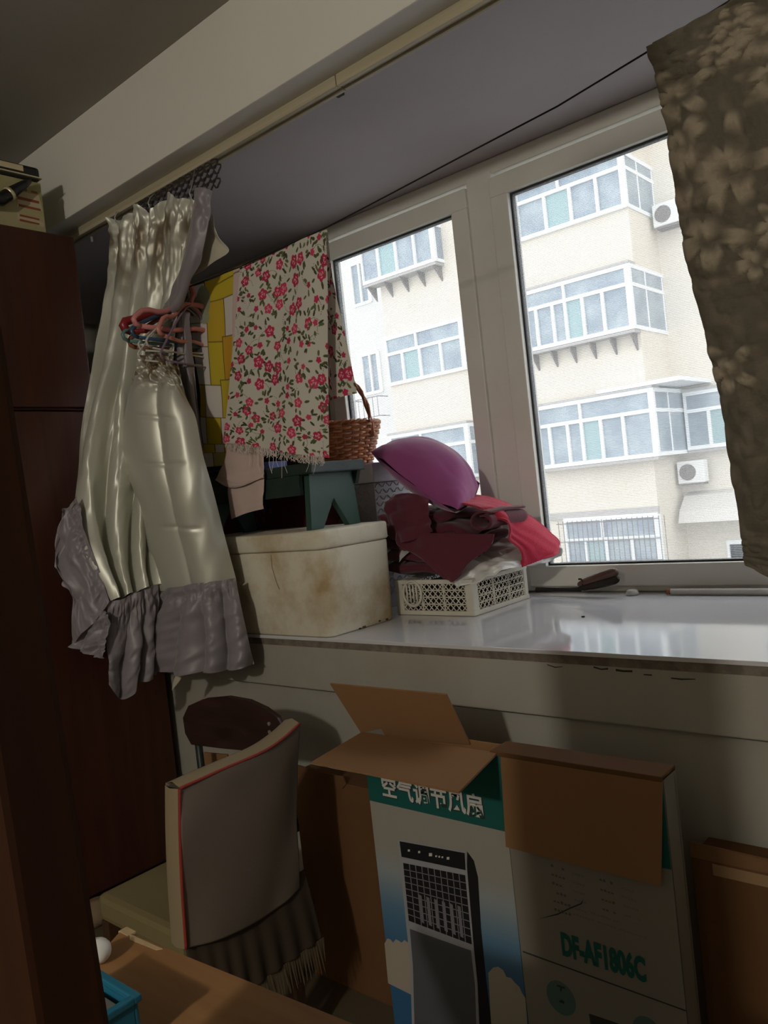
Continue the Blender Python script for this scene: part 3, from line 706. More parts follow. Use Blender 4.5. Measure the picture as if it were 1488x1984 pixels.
V_, F_ = lathe([(0.001, BZ+.001), (.108, BZ+.001), (.108, BZ+.006), (.001, BZ+.006)], BX, BY, 28); mesh('base', V_, F_, m_wick, bk)
hd = [(BX+.150*math.cos(t), BY+.02*math.cos(t), BZ+.10+.25*max(0, math.sin(t))**.8) for t in np.linspace(0, math.pi, 25)]
for q in (0, 1): MB().tube([(x+.004*math.cos(i*1.3+q*3.14), y+.005*math.sin(i*1.3+q*3.14), z) for i, (x, y, z) in enumerate(hd)], .0062, 7).build('handle', m_wick, bk, True)
# dark bag between chest and foam box
m_bag = mat('dark_bag', (0.018, 0.013, 0.011), 0.6, 0.3)
def blob(name, c, r, m, parent=None, seed=0, amp=.15, n=40, fr_=2.2, floor=None):
    U, V = np.meshgrid(np.linspace(0, 2*np.pi, n, endpoint=False), np.linspace(0.02, np.pi-.02, n//2))
    d = np.stack([np.cos(U)*np.sin(V), np.sin(U)*np.sin(V), np.cos(V)], -1)
    k = 1+amp*vnoise(d[..., 0]*fr_+9, d[..., 1]*fr_+9, d[..., 2]*fr_+seed)
    P = np.array(c)+d*k[..., None]*np.array(r)
    if floor is not None: P[..., 2] = np.maximum(P[..., 2], floor)
    nu, nv = n, n//2; Fc = [(j*nu+i, j*nu+(i+1) % nu, (j+1)*nu+(i+1) % nu, (j+1)*nu+i) for j in range(nv-1) for i in range(nu)]
    Fc += [tuple(range(nu)), tuple((nv-1)*nu+i for i in range(nu-1, -1, -1))]
    return mesh(name, P.reshape(-1, 3), Fc, m, parent, True)
tag(blob('cloth_bag', (-1.855, 1.966, 1.02), (0.07, 0.056, 0.17), m_bag, seed=3, floor=ZS+.001), 'dark brown soft bag squeezed between the foam box and the crate', 'bag')

# crate
m_crate = mat('crate_plastic', (0.60, 0.57, 0.49), 0.5, 0.4, noise=(8, 0.4, (0.42, 0.38, 0.30)))
ct = empty('plastic_crate', (-1.55, 2.1, ZS), 'white plastic crate with lattice sides standing on the window sill', 'crate')
KX0, KX1, KY0, KY1, KZ0, KZ1 = -1.672, -1.372, 1.945, 2.262, ZS+.001, 0.962
def lattice(p0, p1, z0, z1, nrm, cols, rows_, bars):
    """diamond lattice between corner posts from p0 to p1 (xy)"""
    p0 = np.array(p0); p1 = np.array(p1); mb = MB(); L = np.linalg.norm(p1-p0); d = (p1-p0)/L
    P = lambda s, z: (p0[0]+d[0]*s, p0[1]+d[1]*s, z)
    ch = (z1-z0)/rows_; cw = L/cols
    for i in range(cols):
        for j in range(rows_):
            mb.tube([P(i*cw, z0+j*ch), P((i+1)*cw, z0+(j+1)*ch)], .0019, 4); mb.tube([P((i+1)*cw, z0+j*ch), P(i*cw, z0+(j+1)*ch)], .0019, 4)
    for k in range(rows_+1): mb.tube([P(0, z0+k*ch), P(L, z0+k*ch)], .0021, 4)
    for k in range(0, bars+1): mb.tube([P(L*k/bars, z0), P(L*k/bars, z1)], .0028, 4)
    return mb
for (a, b_) in [((KX0+.02, KY0+.004), (KX1-.026, KY0+.004)), ((KX1-.004, KY0+.03), (KX1-.004, KY1-.02)), ((KX0+.004, KY0+.02), (KX0+.004, KY1-.02)), ((KX0+.02, KY1-.004), (KX1-.02, KY1-.004))]:
    lattice(a, b_, KZ0+.012, KZ1-.012, None, 12, 4, 3).build('lattice_side', m_crate, ct)
for (x, y) in [(KX0, KY0), (KX1-.028, KY0), (KX0, KY1-.02), (KX1-.028, KY1-.02)]: B('corner_post', x, x+.028, y, y+.03 if y == KY0 else y+.02, KZ0, KZ1, m_crate, ct, b=.003)
for z in (KZ0, KZ1-.014):
    mb = MB(); mb.bbox(KX0, KX1, KY0-.002, KY0+.008, z, z+.014, .002); mb.bbox(KX0, KX1, KY1-.008, KY1, z, z+.014, .002); mb.bbox(KX0, KX0+.008, KY0, KY1, z, z+.014, .002); mb.bbox(KX1-.008, KX1+.002, KY0, KY1, z, z+.014, .002)
    mb.build('rim', m_crate, ct)
B('bottom', KX0+.004, KX1-.004, KY0+.004, KY1-.004, KZ0+.001, KZ0+.006, m_crate, ct, b=0.001)
hc = onY(800, 1150, KY0); 
V_ = []; 
ring = [(hc[0]+.036*math.cos(t), KY0-.003, hc[2]+.040*math.sin(t)) for t in np.linspace(0, 2*math.pi, 24)[:-1]]
MB().tube(ring, .0045, 6, True).build('handle_ring', m_crate, ct, True)
for k in (-1, 0, 1, 2):
    x = hc[0]-.008+k*.013; MB().tube([(x, KY0-.003, hc[2]-.028), (x, KY0-.003, hc[2]+.028)], .0033, 6).build('handle_bar', m_crate, ct, True)
m_dk = mat('crate_contents', (0.03, 0.025, 0.022), 0.8, 0.2)
tag(B('dark_bundle', KX0+.02, KX1-.02, KY0+.03, KY1-.03, KZ0+.008, KZ1-.02, m_dk, b=0.015), 'dark folded bundle stored inside the white plastic crate', 'bundle')

# white plastic bag over the crate
m_film = mat('white_plastic_film', (0.66, 0.65, 0.63), 0.3, 0.5)
net('plastic_bag', [[onY(770,1085,1.94), onY(810,1062,1.96), onY(850,1085,1.945), onY(885,1138,1.925)],
    [onY(800,1055,2.05), onY(850,1050,2.06), onY(905,1080,2.0), onY(925,1125,1.95)],
    [onY(880,1045,2.15), onY(940,1055,2.12), onY(985,1085,2.05), onY(985,1103,2.02)],
    [onY(980,1035,2.25), onY(1030,1040,2.27), onY(1050,1070,2.24), onY(1040,1095,2.21)],
    [onY(1060,1035,2.31), onY(1075,1045,2.32), onY(1084,1065,2.32), onY(1072,1085,2.31)]], 60, 90, m_film, None,
    lambda U, V: 0.010*vnoise(U*6, V*9, 100)+0.006*vnoise(U*14, V*18, 101), thick=0.0008)
pb = bpy.data.objects['plastic_bag']; tag(pb, 'crumpled white plastic bag spread over the crate under the blankets', 'bag')

# blankets: serpentine folded maroon blanket, red knitted cloth, purple cushion
m_maroon = mat('maroon_cotton', (0.105, 0.022, 0.034), 0.9, 0.15, bump=(130, 0.5, 0.0015), sheen=0.2)
m_redk = mat('red_knit', (0.47, 0.020, 0.055), 0.9, 0.15, bump=(170, 0.7, 0.002), sheen=0.2)
m_purple = mat('purple_linen', (0.29, 0.062, 0.205), 0.8, 0.2, bump=(260, 0.2, 0.0008), sheen=0.5)
def slab(name, c, r, m, parent, seed, amp, e=.32, n=56, tilt=(0, 0)):
    """soft folded layer: rounded block with rumpled surface"""
    U, V = np.meshgrid(np.linspace(0, 2*np.pi, n, endpoint=False), np.linspace(-np.pi/2+.03, np.pi/2-.03, n//2))
    pw = lambda x, q: np.sign(x)*np.abs(x)**q
    d = np.stack([pw(np.cos(V), .75)*pw(np.cos(U), e), pw(np.cos(V), .75)*pw(np.sin(U), e), pw(np.sin(V), .8)], -1)
    P = d*np.array(r)
    P[..., 2] += amp*vnoise(P[..., 0]*16+seed, P[..., 1]*16, seed)*(1.2-np.abs(d[..., 2])*.3)+amp*.5*vnoise(P[..., 0]*40, P[..., 1]*30, seed+2)
    P[..., 1] += amp*.8*vnoise(P[..., 0]*14, P[..., 2]*40, seed+1); P[..., 0] += amp*.8*vnoise(P[..., 1]*14, P[..., 2]*40, seed+3)
    P[..., 2] += tilt[0]*P[..., 0]+tilt[1]*P[..., 1]
    P += np.array(c); nu, nv = n, n//2
    Fc = [(j*nu+i, j*nu+(i+1) % nu, (j+1)*nu+(i+1) % nu, (j+1)*nu+i) for j in range(nv-1) for i in range(nu)]+[tuple(range(nu-1, -1, -1)), tuple((nv-1)*nu+i for i in range(nu))]
    return mesh(name, P.reshape(-1, 3), Fc, m, parent, True)
bl = empty('maroon_blanket', (-1.6, 2.1, 1.0), 'dark maroon blanket folded in layers under the purple cushion', 'blanket')
for i, (x, z, w_, h_) in enumerate([(-1.575, .995, .175, .026), (-1.585, 1.035, .190, .026), (-1.575, 1.075, .185, .026), (-1.59, 1.115, .180, .026), (-1.625, 1.152, .145, .024)]):
    slab('folded_layer', (x, 2.115, z), (w_, .150-.006*i, h_), m_maroon, bl, 110+5*i, .011, tilt=(-.05, .03))
rl = onY(938, 1010, 1.965); pts = []
for k in range(16):
    t = k/15*2*math.pi*1.15+.9; rr = .040-.018*k/15; pts.append((rl[0]+rr*math.cos(t)*1.1, rl[2]+rr*.75*math.sin(t)))
net('rolled_edge', [[np.array([x, 1.953, z]), np.array([x+.003, 2.05, z+.004]), np.array([x, 2.16, z])] for x, z in pts], 20, 60, m_maroon, bl, None, thick=.006)
net('hanging_corner', [[onY(770,1030,1.955), onY(850,1035,1.945), onY(960,1035,1.95)],
    [onY(772,1055,1.945), onY(850,1065,1.93), onY(950,1060,1.94)],
    [onY(800,1072,1.935), onY(858,1090,1.92), onY(915,1085,1.93)],
    [onY(852,1108,1.925), onY(874,1128,1.915), onY(897,1108,1.92)]], 60, 50, m_maroon, bl, lambda U, V: .006*vnoise(U*5, V*4, 113)+.012*np.sin(np.pi*U)*(1-V), thick=.004)
net('side_fold', [[onY(752,965,2.0), onY(790,955,1.98), onY(830,965,1.98)],
    [onY(748,1000,1.97), onY(785,1005,1.945), onY(830,1000,1.95)],
    [onY(758,1045,1.96), onY(790,1050,1.935), onY(840,1030,1.945)]], 40, 40, m_maroon, bl, lambda U, V: .010*vnoise(U*4, V*6, 116), thick=.005)
rk = net('red_knit_cloth', [[onY(805,965,2.10), onY(870,985,2.05), onY(930,1000,2.0), onY(940,1012,1.985)],
    [onY(880,965,2.14), onY(925,985,2.09), onY(960,1000,2.03), onY(972,1022,2.0)],
    [onY(945,978,2.20), onY(985,1000,2.15), onY(985,1030,2.07), onY(975,1048,2.02)],
    [onY(985,992,2.25), onY(1025,1020,2.22), onY(1025,1055,2.14), onY(1000,1070,2.07)],
    [onY(1035,1020,2.30), onY(1060,1050,2.28), onY(1055,1075,2.20), onY(1003,1096,2.09)],
    [onY(1060,1040,2.315), onY(1072,1062,2.31), onY(1070,1083,2.22), onY(1010,1100,2.09)]], 90, 110, m_redk, None,
    lambda U, V: .020+.006*vnoise(U*4, V*5, 120)+.0012*np.sin(U*260)*1.0, thick=.006)
tag(rk, 'bright red knitted cloth spilling from under the purple cushion towards the window', 'cloth')
# purple cushion
cn = [onY(718,876,2.03), onY(818,866,2.25), onY(930,936,2.23), onY(884,994,2.00)]     # left, top, right, bottom corners
def cushion(name, cn, thick, m, seed, label, cat):
    n = 60; s, t = np.meshgrid(np.linspace(-1, 1, n), np.linspace(-1, 1, n))
    A, Bq, Cq, D = [np.array(c) for c in cn]
    # pinch the edges in between the corners
    ss = s*(1+.10*(1-t**2)); tt = t*(1+.10*(1-s**2))
    a = (1-ss)/2; b = (1-tt)/2
    base = (a*b)[..., None]*A+((1-a)*b)[..., None]*Bq+((1-a)*(1-b))[..., None]*Cq+(a*(1-b))[..., None]*D
    N = np.cross(Bq-A, D-A); N /= np.linalg.norm(N); N = N if N@(C-A) > 0 else -N
    h = thick*((1-s**2)**.55*(1-t**2)**.55)
    wr = .014*vnoise(s*2.2+3, t*2.2+3, seed)*(np.abs(s*t)+.35)-.006*np.exp(-((s-.3*t-.2)/.07)**2)*np.abs(t)+.004*vnoise(s*6, t*6, seed+1)*(1-h/thick)
    up = base+N*(h+wr)[..., None]; dn = base-N*(h*.75)[..., None]
    V = np.concatenate([up.reshape(-1, 3), dn.reshape(-1, 3)]); idx = np.arange(n*n).reshape(n, n); Fc = []
    q = np.stack([idx[:-1, :-1], idx[1:, :-1], idx[1:, 1:], idx[:-1, 1:]], -1).reshape(-1, 4)
    Fc = q.tolist()+(q[:, ::-1]+n*n).tolist()
    o = mesh(name, V, Fc, m, None, True); return tag(o, label, cat)
cushion('cushion', cn, 0.10, m_purple, 130, 'plump purple cushion lying on the folded maroon blanket', 'cushion')

# brush, tube and cap by the window
m_bbr = mat('brush_brown', (0.085, 0.04, 0.028), 0.45, 0.4); m_bdk = mat('brush_black', (0.02, 0.017, 0.016), 0.7, 0.2)
br = empty('shoe_brush', (-1.25, 2.3, ZS), 'dark brown brush with black bristles lying on the sill by the window frame', 'brush')
a = onY(1120, 1138, 2.30); b_ = onY(1198, 1118, 2.30)
def cap_tube(p, q, r0, r1, n=12):
    p = np.array(p); q = np.array(q); ts = [0, .03, .12, .35, .65, .88, .97, 1]; rs = [.25, .6, .9, 1, 1, .9, .6, .25]
    return [p+(q-p)*t for t in ts], [(r0*(1-t)+r1*t)*s for t, s in zip(ts, rs)]
P_, r_ = cap_tube(a+(0, 0, .008), b_+(0, 0, .018), .013, .019); MB().tube(P_, r_, 12).build('brush_back', m_bbr, br, True)
P_, r_ = cap_tube(a+(0.005, -.004, -.004), b_+(0.004, -.004, -.004), .011, .017); MB().tube(P_, r_, 12).build('bristles', m_bdk, br, True)
MB().tube([onY(1128,1137,2.29), onY(1130,1128,2.29), onY(1126,1122,2.29), onY(1121,1122,2.29)], .003, 6).build('hanging_hook', m_bdk, br, True)
c_ = onY(1125, 1142, 2.30); d_ = onY(1040, 1143, 2.315)
MB().tube([c_, (c_+d_)/2, d_], [.008, .007, .009], 8).build('handle', m_bdk, br, True)
m_tube = mat('white_tube', (0.62, 0.60, 0.56), 0.5, 0.4); m_tend = mat('tube_end_brown', (0.28, 0.11, 0.04), 0.6, 0.3)
tu = empty('white_tube', (-0.7, 2.31, ZS), 'long thin white tube with brown end lying along the window frame', 'tube')
MB().tube([(-0.925, 2.325, ZS+.0105), (-0.15, 2.325, ZS+.0105)], .0095, 14).build('tube_body', m_tube, tu, True)
MB().tube([(-0.938, 2.325, ZS+.0105), (-0.925, 2.325, ZS+.0105)], .0085, 14).build('tube_end', m_tend, tu, True)
q = onZ(1243, 1146, ZS)
V_, F_ = lathe([(.001, ZS+.0005), (.018, ZS+.0005), (.020, ZS+.006), (.016, ZS+.016), (.006, ZS+.019), (.001, ZS+.019)], q[0], 2.325, 20)
tag(mesh('bottle_cap', V_, F_, mat('clear_cap', (0.5, 0.48, 0.45), 0.2, 0.5), None, True), 'small pale round cap on the sill next to the brush', 'cap')
q = onZ(1130, 1196, ZS); tag(blob('dark_crumb', (q[0], q[1], ZS+.002), (.006, .004, .002), m_bdk, seed=5, n=12), 'tiny dark crumb lying alone on the glossy sill', 'crumb')
# ------------------------------------------------------------------ cartons against the wall
m_kraft = mat('kraft_cardboard', (0.24, 0.13, 0.06), 0.85, 0.15, noise=(5, 0.3, (0.19, 0.10, 0.043)))
m_kraftd = mat('brown_cardboard', (0.13, 0.064, 0.027), 0.85, 0.15, noise=(4, 0.4, (0.09, 0.045, 0.018)))
YC = 1.305; ZH = 0.7055; CXA, CXM, CXB = -1.269, -0.898, -0.567
ac = empty('appliance_carton', (-1.02, 1.48, 0), 'tall white printed carton of an air cooler with open flaps against the wall', 'carton')
m_cw = bpy.data.materials.new('carton_print'); m_cw.use_nodes = True
nt = m_cw.node_tree; bs = nt.nodes['Principled BSDF']; bs.inputs['Roughness'].default_value = .6; bs.inputs['Specular IOR Level'].default_value = .25
tc = nt.nodes.new('ShaderNodeTexCoord'); sx = nt.nodes.new('ShaderNodeSeparateXYZ'); nt.links.new(tc.outputs['Object'], sx.inputs[0])
mr = nt.nodes.new('ShaderNodeMapRange'); mr.inputs['From Min'].default_value = 0.197; mr.inputs['From Max'].default_value = 0.449
cr_ = nt.nodes.new('ShaderNodeValToRGB'); cr_.color_ramp.elements[0].color = (0.03, 0.11, 0.23, 1); cr_.color_ramp.elements[1].color = (0.30, 0.28, 0.24, 1)
e2 = cr_.color_ramp.elements.new(.45); e2.color = (0.10, 0.195, 0.29, 1); e2 = cr_.color_ramp.elements.new(.78); e2.color = (0.28, 0.315, 0.325, 1)
nt.links.new(sx.outputs[2], mr.inputs[0]); nt.links.new(mr.outputs[0], cr_.inputs[0]); nt.links.new(cr_.outputs[0], bs.inputs['Base Color'])
m_cb = mat('carton_plain_white', (0.215, 0.195, 0.162), 0.6, 0.25)
m_teal = mat('teal_print', (0.010, 0.095, 0.082), 0.6, 0.25); m_tealp = mat('teal_badge', (0.075, 0.14, 0.12), 0.6, 0.25)
T_ = .004
B('front_panel', CXA, CXM, YC, YC+T_, 0, ZH, m_cw, ac, b=0.001); B('side_panel', CXM+.001, CXB, YC, YC+T_, 0, ZH, m_cb, ac, b=0.001)
B('rear_panel', CXA+.03, CXB, YC+.050, YC+.050+T_, 0, ZH, m_kraft, ac, b=0.001)
MB().prism([np.array(q) for q in [(CXA, YC+.001, 0), (CXA+.03, YC+.051, 0), (CXA+.03, YC+.051, ZH), (CXA, YC+.001, ZH)]], (.003, 0, 0)).build('edge_panel', m_cb, ac)
MB().prism([np.array(q) for q in [(CXB-.003, YC+.001, 0), (CXB-.003, YC+.058, 0), (CXB-.003, YC+.058, ZH), (CXB-.003, YC+.001, ZH)]], (.003, 0, 0)).build('edge_panel', m_cb, ac)
def flap(name, h0, h1, o1, o0, t=.004):
    h0, h1, o1, o0 = map(np.array, (h0, h1, o1, o0)); n = np.cross(h1-h0, o0-h0); n = n/np.linalg.norm(n)*t
    return MB().prism([h0, h1, o1, o0], n).build(name, m_kraft, ac)
h0 = np.array([CXA+.002, YC-.001, ZH+.003]); h1 = np.array([CXM-.004, YC-.001, ZH+.003])
flap('flap', h0, h1, onY(889,1534,1.113), onY(603,1476,1.12))
h2 = np.array([CXM+.004, YC-.002, ZH+.002]); h3 = np.array([CXB, YC-.002, ZH+.002])
flap('flap', h2, h3, onY(1280,1718,1.276), onY(980,1641,1.276))
MB().bbox(CXM-.02, CXB, YC-.004, YC+.060, ZH-.004, ZH+.006, .002).build('folded_edge', m_kraftd, ac)
flap('flap', onY(703,1421,1.355), onY(912,1441,1.355), onY(866,1344,1.307), onY(641,1323,1.30))
def pf(pts, lay): return [onY(*p, YC-.0006*lay) for p in pts]
def printp(name, pts, m, lay=1): return MB().prism(pf(pts, lay), (0, .0005, 0)).build(name, m, ac)
zb = 0.548
MB().box(CXA+.0005, CXM-.0005, YC-.0007, YC-.0001, zb, ZH-.001).build('teal_band', m_teal, ac); MB().box(CXM+.0005, CXB-.0005, YC-.0007, YC-.0001, zb, ZH-.001).build('teal_band', m_teal, ac)
m_inkw = mat('white_ink', (0.55, 0.53, 0.49), 0.6, 0.25); m_inkd = mat('dark_ink', (0.03, 0.035, 0.035), 0.6, 0.25)
ptx = onY(741, 1555, YC)
RX = Matrix.Rotation(math.pi/2, 4, 'X')
def carton_text(body, px, py, size, m, sx=1.0, bold=0.0, lay=2, shear=0.0, name='lettering'):
    q = onY(px, py, YC-.0007*lay); return text_mesh(name, body, size, m, ac, Matrix.Translation(Vector(q))@RX, bold, sx, shear)
carton_text('空气调节风扇', 742, 1540, 0.0500, m_inkd, 0.93, 0.0016, 1.6); carton_text('空气调节风扇', 740, 1538, 0.0500, m_inkw, 0.93, 0.0012, 2.4)
carton_text('DF-AF1806C', 1089, 1848, 0.060, m_teal, 0.52, 0.0030, 2)
# air cooler picture
m_acg = mat('picture_grey', (0.085, 0.09, 0.10), 0.55, 0.3); m_acs = mat('picture_silver', (0.30, 0.30, 0.32), 0.5, 0.3); m_acd = mat('picture_black', (0.012, 0.012, 0.014), 0.5, 0.3)
printp('picture_side', [(905,1650),(918,1668),(926,1700),(932,1800),(942,1900),(952,1984),(952,2060),(905,2060)], m_acd, 1)
printp('picture_body', [(770,1626),(902,1650),(918,1838),(925,1905),(932,2060),(800,2060),(795,1870)], m_acs, 2)
printp('picture_lower', [(794,1800),(912,1842),(920,1910),(925,2060),(805,2060),(800,1870)], m_acg, 3)
printp('picture_panel', [(774,1630),(900,1653),(902,1686),(778,1660)], m_acd, 3)
printp('picture_grille', [(781,1672),(901,1696),(914,1830),(792,1784)], m_acd, 3)
m_gl = mat('picture_grille_line', (0.20, 0.19, 0.20), 0.5, 0.3)
def lerp2(t, s):
    a = np.array([781,1672])*(1-t)+np.array([901,1696])*t; b = np.array([792,1784])*(1-t)+np.array([914,1830])*t; return a*(1-s)+b*s
for k in range(1, 9): printp('grille_line', [lerp2(0, k/9-.006), lerp2(1, k/9-.006), lerp2(1, k/9+.006), lerp2(0, k/9+.006)], m_gl, 4)
for k in range(1, 10): printp('grille_line', [lerp2(k/10-.006, 0), lerp2(k/10+.006, 0), lerp2(k/10+.006, 1), lerp2(k/10-.006, 1)], m_gl, 4)
for k in range(6): printp('grille_fin', [lerp2(.2+k*.125, .48), lerp2(.25+k*.125, .49), lerp2(.25+k*.125, .95), lerp2(.2+k*.125, .94)], mat('picture_fin', (0.17, 0.16, 0.18), .5, .3), 5)
for (x, y, s) in [(792,1648,2), (812,1651,2), (834,1656,3), (845,1659,1.6), (851,1660,1.6), (857,1661,1.6), (868,1663,2.5)]: printp('panel_mark', [(x-s, y-s), (x+s, y-s), (x+s, y+s), (x-s, y+s)], m_inkw, 4)
def cloud(pts): printp('cloud_print', pts, mat('cloud_ink', (0.35, 0.31, 0.25), .6, .25), 1)
cloud([(745,1828)]+[(745+k*5.5, 1826-9*abs(math.sin(k*1.1))+k*.6) for k in range(1, 10)]+[(798,1850),(802,1930),(752,1905)])
cloud([(946,1885),(955,1875),(965,1873),(975,1880),(981,1893),(990,1895),(998,1905),(1006,1912),(1012,1925),(1018,1934),(1022,1990),(1023,2060),(956,2060)])
# side panel print: illegible rows, tape line, badges, label
printp('tape_line', [(1013,1842.5),(1329,1957.5),(1329,1960),(1013,1845)], m_inkd, 1)
m_faint = mat('faint_ink', (0.11, 0.10, 0.085), 0.6, 0.25); m_faint2 = mat('fainter_ink', (0.18, 0.165, 0.14), 0.6, 0.25)
rr_ = random.Random(2)
def row(px, py, n, step, m, h=5.0):
    for k in range(n):
        if rr_.random() < .12: continue
        x = px+k*step; y = py+k*step*.33; hh = h*rr_.uniform(.5, 1); ww = step*.62
        printp('spec_print', [(x, y-hh), (x+ww, y-hh+ww*.33), (x+ww+.4, y+ww*.33), (x+.4, y)], m, 1)
for i in range(6): row(1067+i*1.3, 1679+i*17, 4 if i < 4 else 5, 7, m_faint)
for i in range(5): row(1108+i*1.5, 1694+i*17, 4, 6, m_faint2, 4)
for i in range(4): row(1161+i*2, 1706+i*19, 4, 7, m_faint)
for i in range(4): row(1200+i*4, 1721+i*18, 5, 6, m_faint2, 4)
row(1144, 1770, 12, 5, m_faint2, 4); row(1110, 1772, 24, 6, m_faint2, 3)
printp('scratch', [(1045,1780),(1080,1770),(1105,1758),(1125,1750),(1130,1742),(1127,1752),(1105,1761),(1080,1773)], m_inkd, 2)
def badge(cx, cy, a, b, n=28):
    printp('badge_disc', [(cx+a*math.cos(t)+.28*b*math.sin(t)*.5, cy+b*math.sin(t)+.35*a*math.cos(t)) for t in np.linspace(0, 2*math.pi, n)[:-1]], m_tealp, 1)
badge(1087, 1934, 28, 33); badge(1256, 2004, 30, 34)
printp('badge_mark', [(1079,1908),(1094,1913),(1094,1916),(1088,1914),(1088,1921),(1085,1920),(1085,1913),(1079,1911)], m_inkd, 2); printp('badge_mark', [(1082,1941),(1087,1937),(1093,1941),(1093,1945),(1082,1941)], m_inkd, 2)
printp('dark_label', [(1141,1964),(1200,1984),(1203,2010),(1145,1990)], m_inkd, 1)

# brown cartons
bx1 = empty('brown_carton', (-1.45, 1.4, 0), 'flat brown carton standing against the wall behind the covered chair', 'carton')
B('box_body', -1.605, -1.24, 1.372, 1.44, 0, 0.540, m_kraftd, bx1, b=.002)
MB().prism([np.array(q) for q in [(-1.605, 1.370, .525), (-1.50, 1.369, .530), (-1.42, 1.368, .528), (-1.405, 1.368, .542), (-1.415, 1.368, .560), (-1.48, 1.368, .558), (-1.605, 1.370, .566)]], (0, .003, 0)).build('torn_flap', m_kraftd, bx1)
bx2 = empty('brown_carton', (-0.3, 1.55, 0), 'brown carton with lifted top flap standing right of the white printed carton', 'carton')
B('box_body', -0.610, 0.12, 1.50, 1.60, 0, 0.478, m_kraftd, bx2, b=.002)
flap_ = MB().prism([np.array(q) for q in [(-0.610, 1.50, .478), (0.12, 1.50, .478), (0.12, 1.485, .515), (-.3, 1.487, .508), (-0.605, 1.487, .514)]], (0, .004, 0)).build('top_flap', m_kraft, bx2)
B('tape_strip', -0.57, 0.12, 1.4985, 1.5, .452, .474, mat('brown_tape', (0.30, 0.19, 0.10), .4, .4), bx2, b=0)

# ------------------------------------------------------------------ chairs
m_cover = mat('beige_cover', (0.155, 0.125, 0.10), 0.85, 0.2, noise=(7, 0.3, (0.125, 0.10, 0.078)), bump=(200, .25, .001))
m_coveredge = mat('cream_cover_band', (0.25, 0.195, 0.12), 0.85, 0.2); m_pipe = mat('red_piping', (0.26, 0.03, 0.02), 0.7, 0.3)
XC = -1.376; k_ = XC/-0.949
ch = empty('covered_chair', (-1.5, 1.05, 0), 'chair in a beige fabric cover with red piping, back turned to the room', 'chair')
pn = lambda p: onX(*p, XC)
ctrl = [[pn(p) for p in [(347,1528),(420,1492),(500,1456),(545,1428),(579,1402)]],
        [pn(p) for p in [(348,1620),(420,1590),(500,1560),(545,1540),(578,1520)]],
        [pn(p) for p in [(352,1720),(420,1700),(500,1672),(545,1650),(577,1635)]],
        [pn(p) for p in [(360,1838),(420,1815),(500,1778),(545,1750),(580,1720)]]]
ctrl = [[p+np.array([.012*math.sin(j*.785)*1, 0, 0]) for j, p in enumerate(r)] for r in ctrl]
net('cover_back', ctrl, 70, 90, m_cover, ch, lambda U, V: .004*vnoise(U*3, V*4, 140)+.003*np.sin(6*V+9*U)*V, thick=.004)
ctrl2 = [[p+np.array([-.045, 0, .004]) for p in r] for r in ctrl]
net('cover_front', ctrl2, 40, 40, m_cover, ch, None, thick=.004)
top = [np.array(p) for p in ctrl[0]]; topc = crspline(np.array(top), 40, 0)
MB().tube([p+np.array([.003, 0, .001]) for p in topc], .0032, 6).build('piping', m_pipe, ch, True)
leftc = crspline(np.array([ctrl[i][0] for i in range(4)]), 40, 0)
MB().tube([p+np.array([.003, -.001, 0]) for p in leftc], .0032, 6).build('piping', m_pipe, ch, True)
V_ = []; Fc_ = []
for i, p in enumerate(topc): V_ += [tuple(p+np.array([.001, 0, .002])), tuple(p+np.array([-.022, 0, .010])), tuple(p+np.array([-.046, 0, .004]))]
for i in range(39): Fc_ += [(i*3, i*3+3, i*3+4, i*3+1), (i*3+1, i*3+4, i*3+5, i*3+2)]
mesh('cover_top_band', V_, Fc_, m_coveredge, ch, True)
V_ = []; Fc_ = []
for i, p in enumerate(leftc): V_ += [tuple(p+np.array([.001, -.002, 0])), tuple(p+np.array([-.022, -.008, 0])), tuple(p+np.array([-.046, -.002, 0]))]
for i in range(39): Fc_ += [(i*3, i*3+1, i*3+4, i*3+3), (i*3+1, i*3+2, i*3+5, i*3+4)]
mesh('cover_side_band', V_, Fc_, m_coveredge, ch, True)
B('seat_cover', -1.72, XC-.02, 0.86, 1.175, 0.36, 0.42, mat('olive_seat_cloth', (0.185, 0.15, 0.072), .85, .2), ch, b=.015)
net('skirt', [[np.array([XC-.012, .862, .405]), np.array([XC-.006, 1.0, .405]), np.array([XC-.012, 1.19, .41])], [np.array([XC+.004, .856, .32]), np.array([XC+.01, 1.0, .32]), np.array([XC+.004, 1.195, .32])], [np.array([XC+.01, .853, .25]), np.array([XC+.015, 1.0, .25]), np.array([XC+.012, 1.2, .25])]], 80, 30, mat('shaded_skirt', (0.055, 0.040, 0.027), .85, .2), ch,  # skirt is cover cloth with its shade mixed into the dark brown
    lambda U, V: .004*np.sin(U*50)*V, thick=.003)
fr = MB()
for k in range(46):
    y = .858+k*.0075; fr.prism([np.array(q) for q in [(XC+.012, y, .252), (XC+.012, y+.006, .252), (XC+.014+.01*random.random(), y+.004+random.uniform(-.004, .004), .20-.02*random.random())]], (.0015, 0, 0))
fr.build('fringe', mat('tan_fringe', (0.13, 0.10, 0.06), .85, .2), ch)
m_cleg = wood('chair_leg_wood', (0.05, 0.025, 0.012), (0.08, 0.04, 0.02), (4, 4, 1))
for x in (-1.70, XC-.04):
    for y in (.875, 1.15): B('leg', x-.014, x+.014, y-.014, y+.014, 0, .362, m_cleg, ch)
